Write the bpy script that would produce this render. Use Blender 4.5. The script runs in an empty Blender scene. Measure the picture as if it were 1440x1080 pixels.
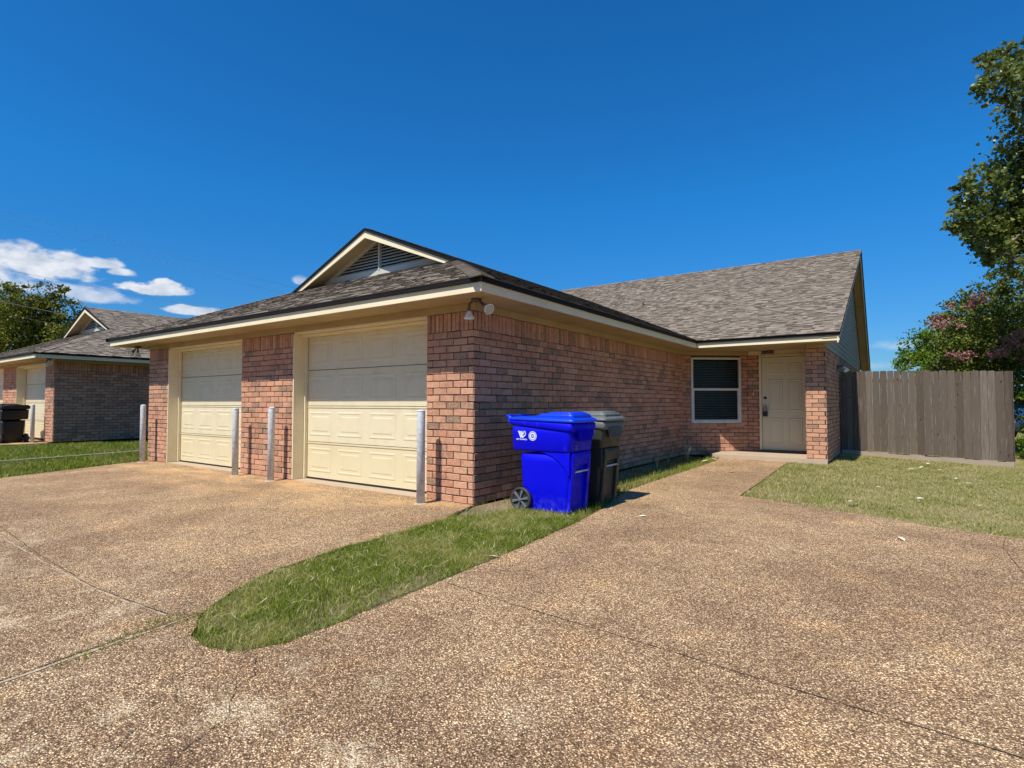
import bpy, bmesh, math, random
import numpy as np
from mathutils import Vector, Matrix

random.seed(7); NP = np.random.default_rng(11)
S = bpy.context.scene
C = S.collection

# ------------------------------------------------------------------ camera
CAM = Vector((3.9313, -4.8044, 1.1358)); FPX = 774.84; PITCH = 0.0344; YAW = -0.6157
cam = bpy.data.cameras.new("camera"); cam.sensor_width = 36.0; cam.lens = FPX / 1440 * 36
cam.clip_start = 0.05; cam.clip_end = 3000
co = bpy.data.objects.new("camera", cam); C.objects.link(co)
co.location = CAM; co.rotation_euler = (math.pi / 2 + PITCH, 0, -YAW)
S.camera = co
FW = Vector((math.sin(YAW) * math.cos(PITCH), math.cos(YAW) * math.cos(PITCH), math.sin(PITCH)))
RT = Vector((math.cos(YAW), -math.sin(YAW), 0)); UP = RT.cross(FW)

def at(u, v, depth):
    """world point seen at photo pixel (u, v) at this distance"""
    return CAM + depth * (FW + RT * ((u - 720) / FPX) + UP * ((540 - v) / FPX))

# ------------------------------------------------------------------ sun, sky, exposure
SUN_DIR = Vector((0.05, 1.0, -1.43)).normalized()
sun = bpy.data.lights.new("sun", 'SUN'); sun.energy = 5.0; sun.angle = math.radians(0.5)
sun.color = (1.0, 0.93, 0.82)
so = bpy.data.objects.new("sun", sun); C.objects.link(so)
so.rotation_euler = SUN_DIR.to_track_quat('-Z', 'Y').to_euler(); so.location = (0, -10, 20)
W = bpy.data.worlds.new("World"); S.world = W; W.use_nodes = True
SKY_STRENGTH = 0.063
CLOUDS = [  # azimuth, elevation, half width, half height, softness, gain
    (-1.325, 0.186, 0.070, 0.030, .16, 1.0), (-1.372, 0.165, 0.05, 0.03, .2, .9),
    (-1.265, 0.200, 0.040, 0.011, .18, .9), (-1.235, 0.191, 0.022, 0.009, .18, .9),
    (-1.192, 0.171, 0.052, 0.013, .12, 1.0), (-1.176, 0.178, 0.024, 0.013, .12, 1.0),
    (-1.140, 0.143, 0.050, 0.010, .15, .9), (-1.28, 0.155, 0.06, 0.018, .25, .7),
    (-0.985, 0.205, 0.016, 0.010, .25, .6), (0.02, 0.085, 0.075, 0.014, .5, .55), (0.075, 0.112, 0.05, 0.012, .4, .7),
    (-0.02, 0.055, 0.12, 0.010, .6, .35),
]

def world_nodes():
    nt = W.node_tree; N = nt.nodes; L = nt.links; N.clear()
    out = N.new('ShaderNodeOutputWorld'); bg = N.new('ShaderNodeBackground'); bg.inputs[1].default_value = SKY_STRENGTH
    sky = N.new('ShaderNodeTexSky'); sky.sky_type = 'NISHITA'; sky.sun_disc = False
    sky.sun_elevation = math.asin(-SUN_DIR.z); sky.sun_rotation = math.radians(182.9)
    sky.altitude = 150; sky.air_density = 1.0; sky.dust_density = 0.35; sky.ozone_density = 3.5
    hs = N.new('ShaderNodeHueSaturation'); hs.inputs['Saturation'].default_value = 1.2; hs.inputs['Value'].default_value = 1.0
    gm = N.new('ShaderNodeGamma'); gm.inputs[1].default_value = 1.0
    L.new(sky.outputs[0], hs.inputs['Color']); L.new(hs.outputs[0], gm.inputs[0])
    tc = N.new('ShaderNodeTexCoord'); sp = N.new('ShaderNodeSeparateXYZ'); L.new(tc.outputs['Generated'], sp.inputs[0])

    def M(op, a, b=None, c=None):
        n = N.new('ShaderNodeMath'); n.operation = op
        for i, x in enumerate((a, b, c)):
            if x is None: continue
            if isinstance(x, (int, float)): n.inputs[i].default_value = x
            else: L.new(x, n.inputs[i])
        return n.outputs[0]
    az = M('ARCTAN2', sp.outputs[0], sp.outputs[1]); el = M('ARCSINE', sp.outputs[2])
    cv = N.new('ShaderNodeCombineXYZ'); L.new(az, cv.inputs[0]); L.new(M('MULTIPLY', el, 1.7), cv.inputs[1])
    grad = N.new('ShaderNodeMapRange'); L.new(el, grad.inputs[0]); grad.inputs[1].default_value = .03; grad.inputs[2].default_value = .34
    tm = N.new('ShaderNodeMix'); tm.data_type = 'RGBA'; L.new(grad.outputs[0], tm.inputs[0]); tm.inputs[6].default_value = (.50, .86, 1.30, 1); tm.inputs[7].default_value = (.33, 1.42, 1.98, 1)
    tn = N.new('ShaderNodeMix'); tn.data_type = 'RGBA'; tn.blend_type = 'MULTIPLY'; tn.inputs[0].default_value = 1; L.new(gm.outputs[0], tn.inputs[6]); L.new(tm.outputs[2], tn.inputs[7])
    n1 = N.new('ShaderNodeTexNoise'); n1.inputs['Scale'].default_value = 26; n1.inputs['Detail'].default_value = 7; n1.inputs['Roughness'].default_value = .5
    L.new(cv.outputs[0], n1.inputs['Vector'])
    n2 = N.new('ShaderNodeTexNoise'); n2.inputs['Scale'].default_value = 34; n2.inputs['Detail'].default_value = 5
    L.new(cv.outputs[0], n2.inputs['Vector'])
    nn = M('MULTIPLY', M('SUBTRACT', n1.outputs[0], .5), 1.9)
    tot = None
    for a, e, ra, re, soft, gain in CLOUDS:
        dx = M('DIVIDE', M('SUBTRACT', az, a), ra); dy0 = M('DIVIDE', M('SUBTRACT', el, e), re)
        dy = M('MAXIMUM', dy0, M('MULTIPLY', dy0, -1.5))
        d = M('SQRT', M('ADD', M('MULTIPLY', dx, dx), M('MULTIPLY', dy, dy)))
        v = M('ADD', M('SUBTRACT', 1.0, d), nn)
        mr = N.new('ShaderNodeMapRange'); mr.interpolation_type = 'SMOOTHSTEP'
        L.new(v, mr.inputs[0]); mr.inputs[1].default_value = 0; mr.inputs[2].default_value = soft * 2.6; mr.inputs[4].default_value = gain
        tot = mr.outputs[0] if tot is None else M('MAXIMUM', tot, mr.outputs[0])
    # denser, greyer lower parts
    ramp = N.new('ShaderNodeMapRange'); L.new(n2.outputs[0], ramp.inputs[0]); ramp.inputs[1].default_value = .3; ramp.inputs[2].default_value = .62
    cm = N.new('ShaderNodeMix'); cm.data_type = 'RGBA'; L.new(ramp.outputs[0], cm.inputs[0])
    k = 1 / SKY_STRENGTH
    cm.inputs[6].default_value = (.40 * k, .47 * k, .58 * k, 1); cm.inputs[7].default_value = (.70 * k, .73 * k, .78 * k, 1)
    mx = N.new('ShaderNodeMix'); mx.data_type = 'RGBA'; L.new(tot, mx.inputs[0]); L.new(tn.outputs[2], mx.inputs[6]); L.new(cm.outputs[2], mx.inputs[7])
    L.new(mx.outputs[2], bg.inputs[0]); L.new(bg.outputs[0], out.inputs[0])
world_nodes()
S.view_settings.view_transform = 'Standard'; S.view_settings.look = 'None'
S.view_settings.exposure = 0.28; S.view_settings.gamma = 1.0
S.render.engine = 'CYCLES'; S.cycles.max_bounces = 6; S.cycles.transparent_max_bounces = 8
S.cycles.caustics_reflective = False; S.cycles.caustics_refractive = False

# ------------------------------------------------------------------ mesh helpers
class MB:
    def __init__(s, flip=False):
        s.v = []; s.f = []; s.r = []; s.flip = flip; s.sm = []
    def face(s, pts, r=0.5, smooth=False):
        i = len(s.v); s.v += [tuple(p) for p in pts]; s.f.append(tuple(range(i, i + len(pts)))); s.r.append(r); s.sm.append(smooth)
    def mesh(s, verts, faces, r=0.5, smooth=False):
        i = len(s.v); s.v += [tuple(p) for p in verts]
        for f in faces: s.f.append(tuple(i + k for k in f)); s.r.append(r); s.sm.append(smooth)
    def box(s, x0, x1, y0, y1, z0, z1, r=0.5):
        s.mesh([(x0, y0, z0), (x1, y0, z0), (x1, y1, z0), (x0, y1, z0), (x0, y0, z1), (x1, y0, z1), (x1, y1, z1), (x0, y1, z1)],
               [(3, 2, 1, 0), (4, 5, 6, 7), (0, 1, 5, 4), (1, 2, 6, 5), (2, 3, 7, 6), (3, 0, 4, 7)], r)
    def obox(s, o, a, b, c, r=0.5):
        """box from corner o along the three edge vectors"""
        o, a, b, c = map(Vector, (o, a, b, c))
        s.mesh([o, o + a, o + a + b, o + b, o + c, o + a + c, o + a + b + c, o + b + c],
               [(3, 2, 1, 0), (4, 5, 6, 7), (0, 1, 5, 4), (1, 2, 6, 5), (2, 3, 7, 6), (3, 0, 4, 7)], r)
    def tube(s, pts, rad, n=10, caps=True, r=0.5):
        pts = [Vector(p) for p in pts]; rings = []
        rad = rad if isinstance(rad, (list, tuple)) else [rad] * len(pts)
        ref = None
        for i, p in enumerate(pts):
            d = (pts[min(i + 1, len(pts) - 1)] - pts[max(i - 1, 0)]).normalized()
            if ref is None:
                ref = Vector((0, 0, 1)) if abs(d.z) < .9 else Vector((1, 0, 0))
            a = d.cross(ref).normalized(); b = a.cross(d).normalized(); ref = b
            rings.append([p + rad[i] * (a * math.cos(2 * math.pi * k / n) + b * math.sin(2 * math.pi * k / n)) for k in range(n)])
        vs = [q for rg in rings for q in rg]; fs = []
        for i in range(len(pts) - 1):
            for k in range(n):
                fs.append((i * n + k, i * n + (k + 1) % n, (i + 1) * n + (k + 1) % n, (i + 1) * n + k))
        s.mesh(vs, fs, r, True)
        if caps:
            s.face(rings[0][::-1], r); s.face(rings[-1], r)
    def lathe(s, o, axis, prof, n=20, r=0.5):
        """prof: (distance along the axis, radius)"""
        o = Vector(o); ax = Vector(axis).normalized()
        a = ax.cross(Vector((0, 0, 1)) if abs(ax.z) < .9 else Vector((1, 0, 0))).normalized(); b = ax.cross(a)
        vs = []; fs = []
        for t, q in prof:
            for k in range(n):
                th = 2 * math.pi * k / n
                vs.append(o + ax * t + q * (a * math.cos(th) + b * math.sin(th)))
        for i in range(len(prof) - 1):
            for k in range(n):
                fs.append((i * n + k, i * n + (k + 1) % n, (i + 1) * n + (k + 1) % n, (i + 1) * n + k))
        s.mesh(vs, fs, r, True)
        s.face(vs[:n][::-1], r); s.face(vs[-n:], r)
    def extrude(s, outline, d, r=0.5):
        """closed outline (3-D points) pushed along the vector d"""
        o = [Vector(p) for p in outline]; d = Vector(d); n = len(o)
        s.mesh(o + [p + d for p in o], [tuple(range(n))[::-1], tuple(range(n, 2 * n))] + [(i, (i + 1) % n, n + (i + 1) % n, n + i) for i in range(n)], r)
    def build(s, name, mat, parent=None, bevel=0, label=None, seg=2):
        me = bpy.data.meshes.new(name)
        v = [(-8.334 - x, y, z) for x, y, z in s.v] if s.flip else s.v
        me.from_pydata(v, [], s.f); me.update()
        at_ = me.attributes.new('rnd', 'FLOAT', 'FACE'); at_.data.foreach_set('value', s.r)
        me.polygons.foreach_set('use_smooth', s.sm)
        me.materials.append(mat)
        o = bpy.data.objects.new(name, me); C.objects.link(o)
        if parent: o.parent = parent
        if label: o['label'] = label
        bm = bmesh.new(); bm.from_mesh(me); bmesh.ops.remove_doubles(bm, verts=bm.verts, dist=1e-5) if bevel or any(s.sm) else None
        bmesh.ops.recalc_face_normals(bm, faces=bm.faces); bm.to_mesh(me); bm.free()
        if bevel:
            m = o.modifiers.new('bevel', 'BEVEL'); m.width = bevel; m.segments = seg; m.limit_method = 'ANGLE'; m.angle_limit = math.radians(35)
        return o

def empty(name, loc, label, cat, group=None, rz=0):
    o = bpy.data.objects.new(name, None); C.objects.link(o); o.location = loc; o.rotation_euler = (0, 0, rz)
    o.empty_display_size = .2; tag(o, label, cat, group); return o
def tag(o, label, cat, group=None, kind=None):
    o['label'] = label; o['category'] = cat
    if group: o['group'] = group
    if kind: o['kind'] = kind
    return o
def copy_tree(o, parent=None):
    c = o.copy(); C.objects.link(c)
    if parent: c.parent = parent
    for ch in list(o.children): copy_tree(ch, c)
    return c

# ------------------------------------------------------------------ materials
class G:
    """tiny node-graph writer"""
    def __init__(s, name):
        s.m = bpy.data.materials.new(name); s.m.use_nodes = True; s.nt = s.m.node_tree; s.N = s.nt.nodes; s.L = s.nt.links
        s.b = s.N['Principled BSDF']; s.out = s.N['Material Output']
        s.tc = s.N.new('ShaderNodeTexCoord'); s.co = s.tc.outputs['Object']
    def put(s, sock, x):
        if isinstance(x, (int, float)): sock.default_value = x
        elif isinstance(x, tuple): sock.default_value = x if len(x) == 4 or sock.type == 'VECTOR' else (*x, 1)
        else: s.L.new(x, sock)
    def math(s, op, a, b=0.0, clamp=False):
        n = s.N.new('ShaderNodeMath'); n.operation = op; n.use_clamp = clamp; s.put(n.inputs[0], a); s.put(n.inputs[1], b); return n.outputs[0]
    def map(s, x, a, b, c=0.0, d=1.0, smooth=True):
        n = s.N.new('ShaderNodeMapRange'); n.interpolation_type = 'SMOOTHSTEP' if smooth else 'LINEAR'
        s.put(n.inputs[0], x); n.inputs[1].default_value = a; n.inputs[2].default_value = b; n.inputs[3].default_value = c; n.inputs[4].default_value = d; return n.outputs[0]
    def scale(s, v, sc):
        n = s.N.new('ShaderNodeMapping'); s.L.new(v, n.inputs[0]); n.inputs['Scale'].default_value = sc; return n.outputs[0]
    def noise(s, sc, det=4, rough=.55, v=None, w=0):
        n = s.N.new('ShaderNodeTexNoise'); s.L.new(v or s.co, n.inputs['Vector']); n.inputs['Scale'].default_value = sc
        n.inputs['Detail'].default_value = det; n.inputs['Roughness'].default_value = rough; n.inputs['Distortion'].default_value = w; return n.outputs[0]
    def voro(s, sc, v=None, feat='F1'):
        n = s.N.new('ShaderNodeTexVoronoi'); n.feature = feat; s.L.new(v or s.co, n.inputs['Vector']); n.inputs['Scale'].default_value = sc; return n
    def mix(s, f, a, b, mode='MIX'):
        n = s.N.new('ShaderNodeMix'); n.data_type = 'RGBA'; n.blend_type = mode; s.put(n.inputs[0], f); s.put(n.inputs[6], a); s.put(n.inputs[7], b); return n.outputs[2]
    def ramp(s, x, stops, const=False):
        n = s.N.new('ShaderNodeValToRGB'); s.L.new(x, n.inputs[0]); cr = n.color_ramp
        if const: cr.interpolation = 'CONSTANT'
        while len(cr.elements) < len(stops): cr.elements.new(.5)
        for e, (p, c) in zip(cr.elements, stops): e.position = p; e.color = (*c, 1)
        return n.outputs[0]
    def attr(s, name='rnd'):
        n = s.N.new('ShaderNodeAttribute'); n.attribute_name = name; return n.outputs['Fac']
    def bump(s, h, strength=.5, dist=.01):
        n = s.N.new('ShaderNodeBump'); s.L.new(h, n.inputs['Height']); n.inputs['Strength'].default_value = strength; n.inputs['Distance'].default_value = dist
        s.L.new(n.outputs[0], s.b.inputs['Normal']); return n
    def done(s, col=None, rough=.7, spec=.5, metal=0.0):
        if col is not None: s.put(s.b.inputs['Base Color'], col)
        s.put(s.b.inputs['Roughness'], rough); s.b.inputs['Specular IOR Level'].default_value = spec; s.b.inputs['Metallic'].default_value = metal
        return s.m

def m_brick():
    g = G('brick'); a = g.attr()
    base = g.ramp(a, [(0, (.42, .19, .12)), (.22, (.57, .295, .195)), (.42, (.48, .235, .155)), (.58, (.60, .335, .225)), (.72, (.38, .19, .13)), (.80, (.27, .16, .115)), (.87, (.24, .175, .13)), (.93, (.52, .25, .17)), (1, (.62, .36, .24))])
    n = g.noise(34, 6, .65); n2 = g.noise(9, 3)
    c = g.mix(g.map(n, .38, .75, 0, .6), base, (.62, .42, .30)); c = g.mix(g.map(n2, .5, .75, 0, .4), c, (.20, .12, .10))
    n3 = g.noise(120, 4, .7)
    c = g.mix(g.map(n3, .60, .72, 0, .5), c, (.13, .085, .075))
    st = g.noise(1.6, 5, .65); c = g.mix(g.map(st, .50, .68, 0, .30), c, (.19, .13, .095))
    c = g.mix(1.0, c, (.97, .94, .87), 'MULTIPLY')
    g.bump(g.math('ADD', g.noise(70, 6, .7), g.math('MULTIPLY', n, .8)), .9, .007)
    return g.done(c, .9, .25)
def m_mortar():
    g = G('mortar'); c = g.mix(g.noise(30, 5), (.085, .06, .043), (.165, .125, .095)); g.bump(g.noise(120, 3), .5, .004); return g.done(c, .95, .2)
def m_paint(name, col, col2, dirt=.25, rough=.55, sc=3.0):
    g = G(name); n = g.noise(sc, 5, .6); c = g.mix(g.map(n, .4, .8, 0, dirt), col, col2)
    n2 = g.noise(1.3, 5, .65, g.scale(g.co, (1, 1, 5)))
    c = g.mix(g.map(n2, .55, .8, 0, dirt), c, col2)
    g.bump(g.noise(60, 3), .12, .003); return g.done(c, rough, .4)
def m_shingle():
    g = G('roof_shingle'); a = g.attr()
    base = g.ramp(a, [(0, (.085, .068, .052)), (.18, (.13, .106, .082)), (.34, (.19, .157, .123)), (.5, (.245, .205, .162)), (.64, (.125, .102, .079)), (.8, (.285, .24, .19)), (1, (.175, .144, .113))])
    n = g.noise(260, 2, .8); c = g.mix(g.map(n, .35, .7, 0, .4), base, (.27, .23, .18)); c = g.mix(g.map(n, .62, .8, 0, .5), c, (.05, .041, .033))
    c = g.mix(g.map(g.noise(.9, 4), .35, .7, 0, .12), c, (.095, .082, .072))
    g.bump(g.noise(320, 2, .8), .7, .004); return g.done(c, .95, .15)
def m_aggregate():
    g = G('exposed_aggregate'); sp = g.N.new('ShaderNodeSeparateXYZ'); g.L.new(g.co, sp.inputs[0])
    flat = g.scale(g.co, (1, 1, .2))
    wn = g.N.new('ShaderNodeTexNoise'); g.L.new(flat, wn.inputs['Vector']); wn.inputs['Scale'].default_value = 60
    wv = g.N.new('ShaderNodeVectorMath'); wv.operation = 'MULTIPLY_ADD'; g.L.new(wn.outputs['Color'], wv.inputs[0]); wv.inputs[1].default_value = (.012, .012, 0); g.L.new(flat, wv.inputs[2])
    v = g.voro(140, wv.outputs[0]); v2 = g.voro(190, wv.outputs[0])
    pal = [(0, (.055, .035, .024)), (.16, (.22, .14, .093)), (.34, (.38, .265, .18)), (.5, (.13, .085, .058)), (.62, (.60, .45, .32)), (.76, (.30, .205, .14)), (.88, (.85, .72, .56)), (1, (.62, .47, .34))]
    sr = g.N.new('ShaderNodeSeparateColor'); g.L.new(v.outputs['Color'], sr.inputs[0])
    sr2 = g.N.new('ShaderNodeSeparateColor'); g.L.new(v2.outputs['Color'], sr2.inputs[0])
    peb = g.ramp(sr.outputs[0], pal); peb2 = g.ramp(sr2.outputs[1], pal)
    c = g.mix(g.map(sr.outputs[2], .45, .5, 0, 1), peb, peb2)
    c = g.mix(g.map(v.outputs['Distance'], .36, .68, 0, .85), c, (.075, .050, .035))
    big = g.noise(.75, 5, .6, None, .4); mid = g.noise(2.4, 5, .62); fin = g.noise(11, 4)
    c = g.mix(g.map(big, .36, .66, 0, 1), c, (.74, .70, .69), 'MULTIPLY')
    c = g.mix(g.map(mid, .50, .74, 0, .8), c, (1.35, 1.28, 1.14), 'MULTIPLY')
    c = g.mix(g.map(mid, .48, .30, 0, .7), c, (.78, .74, .72), 'MULTIPLY')
    c = g.mix(g.map(fin, .45, .7, 0, .8), c, (.80, .78, .76), 'MULTIPLY')
    # chalky white scuffs toward the street, orange silt by the garage doors
    street = g.map(sp.outputs[1], -2.6, -3.7, 0, 1)
    pat = g.map(g.noise(3.4, 6, .65, None, .2), .53, .66, 0, 1)
    c = g.mix(street, c, (.86, .86, .88), 'MULTIPLY')
    c = g.mix(g.math('MULTIPLY', g.math('MULTIPLY', street, pat), g.map(sr.outputs[1], .35, .6, .05, .5)), c, (.56, .50, .43))
    silt = g.math('MULTIPLY', g.map(sp.outputs[1], -1.7, -.1, 0, 1), g.map(sp.outputs[0], .3, -.6, 0, 1))
    sn = g.map(g.noise(1.1, 4, .6, g.scale(g.co, (.7, 1.8, 1))), .42, .62, 0, .6)
    c = g.mix(g.math('MULTIPLY', silt, sn), c, (.44, .29, .165))
    c = g.mix(1.0, c, (1.84, 1.69, 1.30), 'MULTIPLY')
    g.bump(g.math('SUBTRACT', g.math('MULTIPLY', sr.outputs[1], .5), g.math('MULTIPLY', v.outputs['Distance'], 1.4)), .85, .006)
    return g.done(c, .85, .3)
def m_concrete(name, a, b):
    g = G(name); c = g.mix(g.noise(3, 6, .65), a, b); c = g.mix(g.map(g.noise(90, 3, .8), .55, .7, 0, .4), c, (.25, .2, .16)); g.bump(g.noise(90, 4), .4, .004); return g.done(c, .9, .2)
def m_soil(name, a, b, c3):
    g = G(name); c = g.mix(g.map(g.noise(1.2, 5), .38, .62), a, b); c = g.mix(g.map(g.noise(22, 5, .7), .5, .72, 0, .8), c, c3)
    g.bump(g.noise(40, 5, .7), .8, .02); return g.done(c, .95, .1)
def m_leaf(name, stops, trans=.35, rough=.5, patch=None, psc=1.0, lo=.42, hi=.62, spec=.15):
    g = G(name); c = g.ramp(g.attr(), stops)
    if patch is not None: c = g.mix(g.map(g.noise(psc, 4, .6), lo, hi, 0, .85), c, g.ramp(g.attr(), patch))
    g.done(c, rough, spec); tr = g.N.new('ShaderNodeBsdfTranslucent'); g.L.new(c, tr.inputs[0])
    ms = g.N.new('ShaderNodeMixShader'); ms.inputs[0].default_value = trans; g.L.new(g.b.outputs[0], ms.inputs[1]); g.L.new(tr.outputs[0], ms.inputs[2]); g.L.new(ms.outputs[0], g.out.inputs[0])
    return g.m
def m_plain(name, col, rough=.5, spec=.5, metal=0.0, var=.12, sc=8):
    g = G(name); c = g.mix(g.map(g.noise(sc, 4), .35, .7, 0, 1), col, tuple(x * (1 - var) for x in col)); g.bump(g.noise(sc * 12, 3), .06, .002); return g.done(c, rough, spec, metal)
def m_fence():
    g = G('weathered_wood'); a = g.attr()
    sh = g.N.new('ShaderNodeCombineXYZ'); g.L.new(g.math('MULTIPLY', a, 37.0), sh.inputs[0]); g.L.new(g.math('MULTIPLY', a, 11.0), sh.inputs[2])
    va = g.N.new('ShaderNodeVectorMath'); g.L.new(g.co, va.inputs[0]); g.L.new(sh.outputs[0], va.inputs[1])
    st = g.scale(va.outputs[0], (26, 26, 1.1))
    base = g.ramp(a, [(0, (.062, .046, .034)), (.3, (.135, .108, .082)), (.55, (.088, .067, .050)), (.8, (.18, .150, .120)), (1, (.11, .085, .065))])
    n = g.noise(1.0, 6, .7, st, .8); c = g.mix(g.map(n, .38, .68, 0, .75), base, (.11, .085, .07)); c = g.mix(g.map(g.noise(2.2, 5, .7, st), .55, .75, 0, .6), c, (.38, .34, .30))
    k = g.voro(1.0, g.scale(va.outputs[0], (7, 7, 3.6))); c = g.mix(g.map(k.outputs['Distance'], .13, .05, 0, .85), c, (.03, .02, .014))
    g.bump(n, .6, .006); return g.done(c, .9, .2)
def m_glass():
    g = G('window_glass'); g.done((.012, .014, .015), .03, .3)
    t = g.N.new('ShaderNodeBsdfTransparent'); t.inputs[0].default_value = (.82, .88, .88, 1)
    ms = g.N.new('ShaderNodeMixShader'); ms.inputs[0].default_value = .82; g.L.new(g.b.outputs[0], ms.inputs[1]); g.L.new(t.outputs[0], ms.inputs[2]); g.L.new(ms.outputs[0], g.out.inputs[0]); return g.m

BRICK, MORTAR = m_brick(), m_mortar()
TRIM = m_paint('cream_trim_paint', (.76, .67, .46), (.56, .46, .28), .3)
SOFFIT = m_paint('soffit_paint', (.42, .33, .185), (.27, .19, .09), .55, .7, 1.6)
DOORP = m_paint('garage_door_paint', (.66, .59, .405), (.50, .42, .26), .4, .45, 5)
DOORB = m_paint('garage_door_bottom_paint', (.64, .555, .355), (.56, .47, .28), .35, .45)
ENTRY = m_paint('entry_door_paint', (.68, .62, .44), (.60, .54, .37), .3, .5)
SIDING = m_paint('siding_paint', (.35, .33, .25), (.26, .24, .18), .35, .6)
LOUVRE = m_paint('louvre_paint', (.50, .49, .43), (.36, .34, .29), .3, .6)
WHITEM = m_plain('white_vinyl', (.68, .68, .64), .45)
SHINGLE = m_shingle(); DRIP = m_plain('black_drip_edge', (.012, .011, .011), .6, .12)
AGG = m_aggregate(); APRON = m_concrete('smooth_concrete', (.50, .40, .29), (.38, .29, .21)); KERB = m_concrete('kerb_concrete', (.25, .23, .18), (.17, .155, .12))
CRACK = m_plain('joint_dirt', (.10, .073, .052), .95, .1, 0, .5, 30); JPALE = m_plain('joint_sand', (.50, .39, .28), .95, .1, 0, .4, 30)
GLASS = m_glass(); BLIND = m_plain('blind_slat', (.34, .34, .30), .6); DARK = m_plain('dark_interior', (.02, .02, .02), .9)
GALV = m_plain('galvanised_steel', (.60, .62, .63), .55, .4, .0, .3, 22)
BRONZE = m_plain('bronze_fitting', (.10, .075, .06), .5); BULB = m_plain('frosted_bulb', (.74, .78, .78), .35); LENS = m_plain('bulb_lens', (.50, .50, .38), .25)
def m_bin(name, col, dust, rough, spec):
    g = G(name); sp = g.N.new('ShaderNodeSeparateXYZ'); g.L.new(g.co, sp.inputs[0])
    sc = g.map(g.noise(1.0, 6, .75, g.scale(g.co, (9, 9, 2.5))), .60, .72, 0, .22); c = g.mix(sc, col, dust)
    low = g.math('MULTIPLY', g.map(sp.outputs[2], .22, .0, 0, .4), g.map(g.noise(14, 5, .7), .4, .65, 0, 1)); c = g.mix(low, c, dust)
    g.bump(g.noise(45, 4), .1, .002); return g.done(c, g.map(g.noise(6, 4), .3, .7, rough - .08, rough + .15), spec)
BLUE = m_bin('blue_plastic', (.001, .002, .62), (.10, .12, .50), .5, .16); BLUEL = m_plain('blue_lid_plastic', (.002, .045, .70), .36, .4, 0, .15, 5)
GREY = m_bin('grey_plastic', (.030, .036, .028), (.12, .11, .09), .48, .35); GREYL = m_plain('grey_lid_plastic', (.13, .145, .14), .45, .4, 0, .2, 5)
BLACKP = m_plain('black_plastic', (.012, .012, .013), .5, .4); TYRE = m_plain('wheel_rubber', (.045, .045, .046), .6, .3); HUB = m_plain('wheel_plastic', (.13, .135, .14), .5, .4)
DECAL = m_plain('white_decal', (.80, .82, .86), .5); DECALG = m_plain('green_decal', (.16, .36, .20), .5)
BLACKM = m_plain('black_metal', (.015, .015, .016), .4, .5); BRASS = m_plain('lock_metal', (.45, .38, .25), .3, .5, .8)
WOOD = m_fence(); ROTB = m_paint('rot_board', (.33, .27, .205), (.22, .17, .12), .5, .9, 6)
BARK = m_plain('bark', (.17, .13, .10), .9, .2, 0, .5, 18); BARKL = m_plain('pale_bark', (.42, .36, .29), .85, .2, 0, .4, 14)
SOILG = m_soil('lawn_thatch', (.085, .10, .035), (.13, .12, .055), (.20, .155, .09))
SOILD = m_soil('dry_lawn_thatch', (.28, .235, .11), (.20, .19, .06), (.42, .33, .19))
SOILB = m_soil('bare_dirt', (.26, .19, .13), (.16, .13, .07), (.34, .27, .19))
GRS = [(0, (.045, .085, .004)), (.35, (.15, .225, .010)), (.72, (.29, .36, .03)), (.86, (.42, .44, .10)), (.94, (.60, .54, .24)), (1, (.75, .68, .40))]
DRY = [(0, (.17, .16, .04)), (.35, (.32, .28, .10)), (.65, (.48, .41, .19)), (1, (.66, .56, .33))]
GRASS_ISL = m_leaf('island_grass', GRS, .45, .55, [(0, (.22, .24, .03)), (.4, (.36, .37, .08)), (.8, (.52, .48, .19)), (1, (.70, .62, .36))], 1.6, .46, .60)
GRASS_DRY = m_leaf('dry_grass', [(0, (.07, .115, .008)), (.4, (.19, .235, .028)), (.7, (.34, .33, .09)), (1, (.54, .47, .22))], .3, .6, DRY, 2.0, .44, .54)
GRASS_LUSH = m_leaf('lush_grass', [(0, (.07, .115, .005)), (.5, (.16, .22, .012)), (.85, (.30, .36, .04)), (1, (.50, .48, .14))], .35, .55, [(0, (.12, .15, .02)), (.5, (.26, .28, .05)), (1, (.50, .45, .18))], 1.3, .46, .60)
L_BIG = m_leaf('broad_leaf', [(0, (.045, .075, .010)), (.5, (.11, .145, .026)), (.85, (.26, .29, .06)), (1, (.50, .50, .20))], .38, .38, spec=.45)
L_MYR = m_leaf('myrtle_leaf', [(0, (.05, .08, .010)), (.6, (.13, .17, .028)), (1, (.28, .30, .07))], .3, .5)
L_GRN = m_leaf('bright_leaf', [(0, (.06, .12, .008)), (.6, (.13, .21, .018)), (1, (.24, .32, .05))], .3, .5)
L_OLV = m_leaf('olive_leaf', [(0, (.06, .08, .008)), (.6, (.16, .18, .02)), (1, (.34, .31, .06))], .3, .5)
PINK = m_leaf('pink_petal', [(0, (.22, .10, .10)), (.5, (.42, .17, .19)), (.8, (.30, .22, .12)), (1, (.56, .34, .31))], .3, .6)
PALE = m_plain('pale_leaf', (.70, .62, .48), .7); CARW = m_plain('white_car_paint', (.80, .81, .82), .25, .5, 0, .03)
CARG = m_plain('car_glass', (.012, .03, .035), .08, .6)

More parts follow.
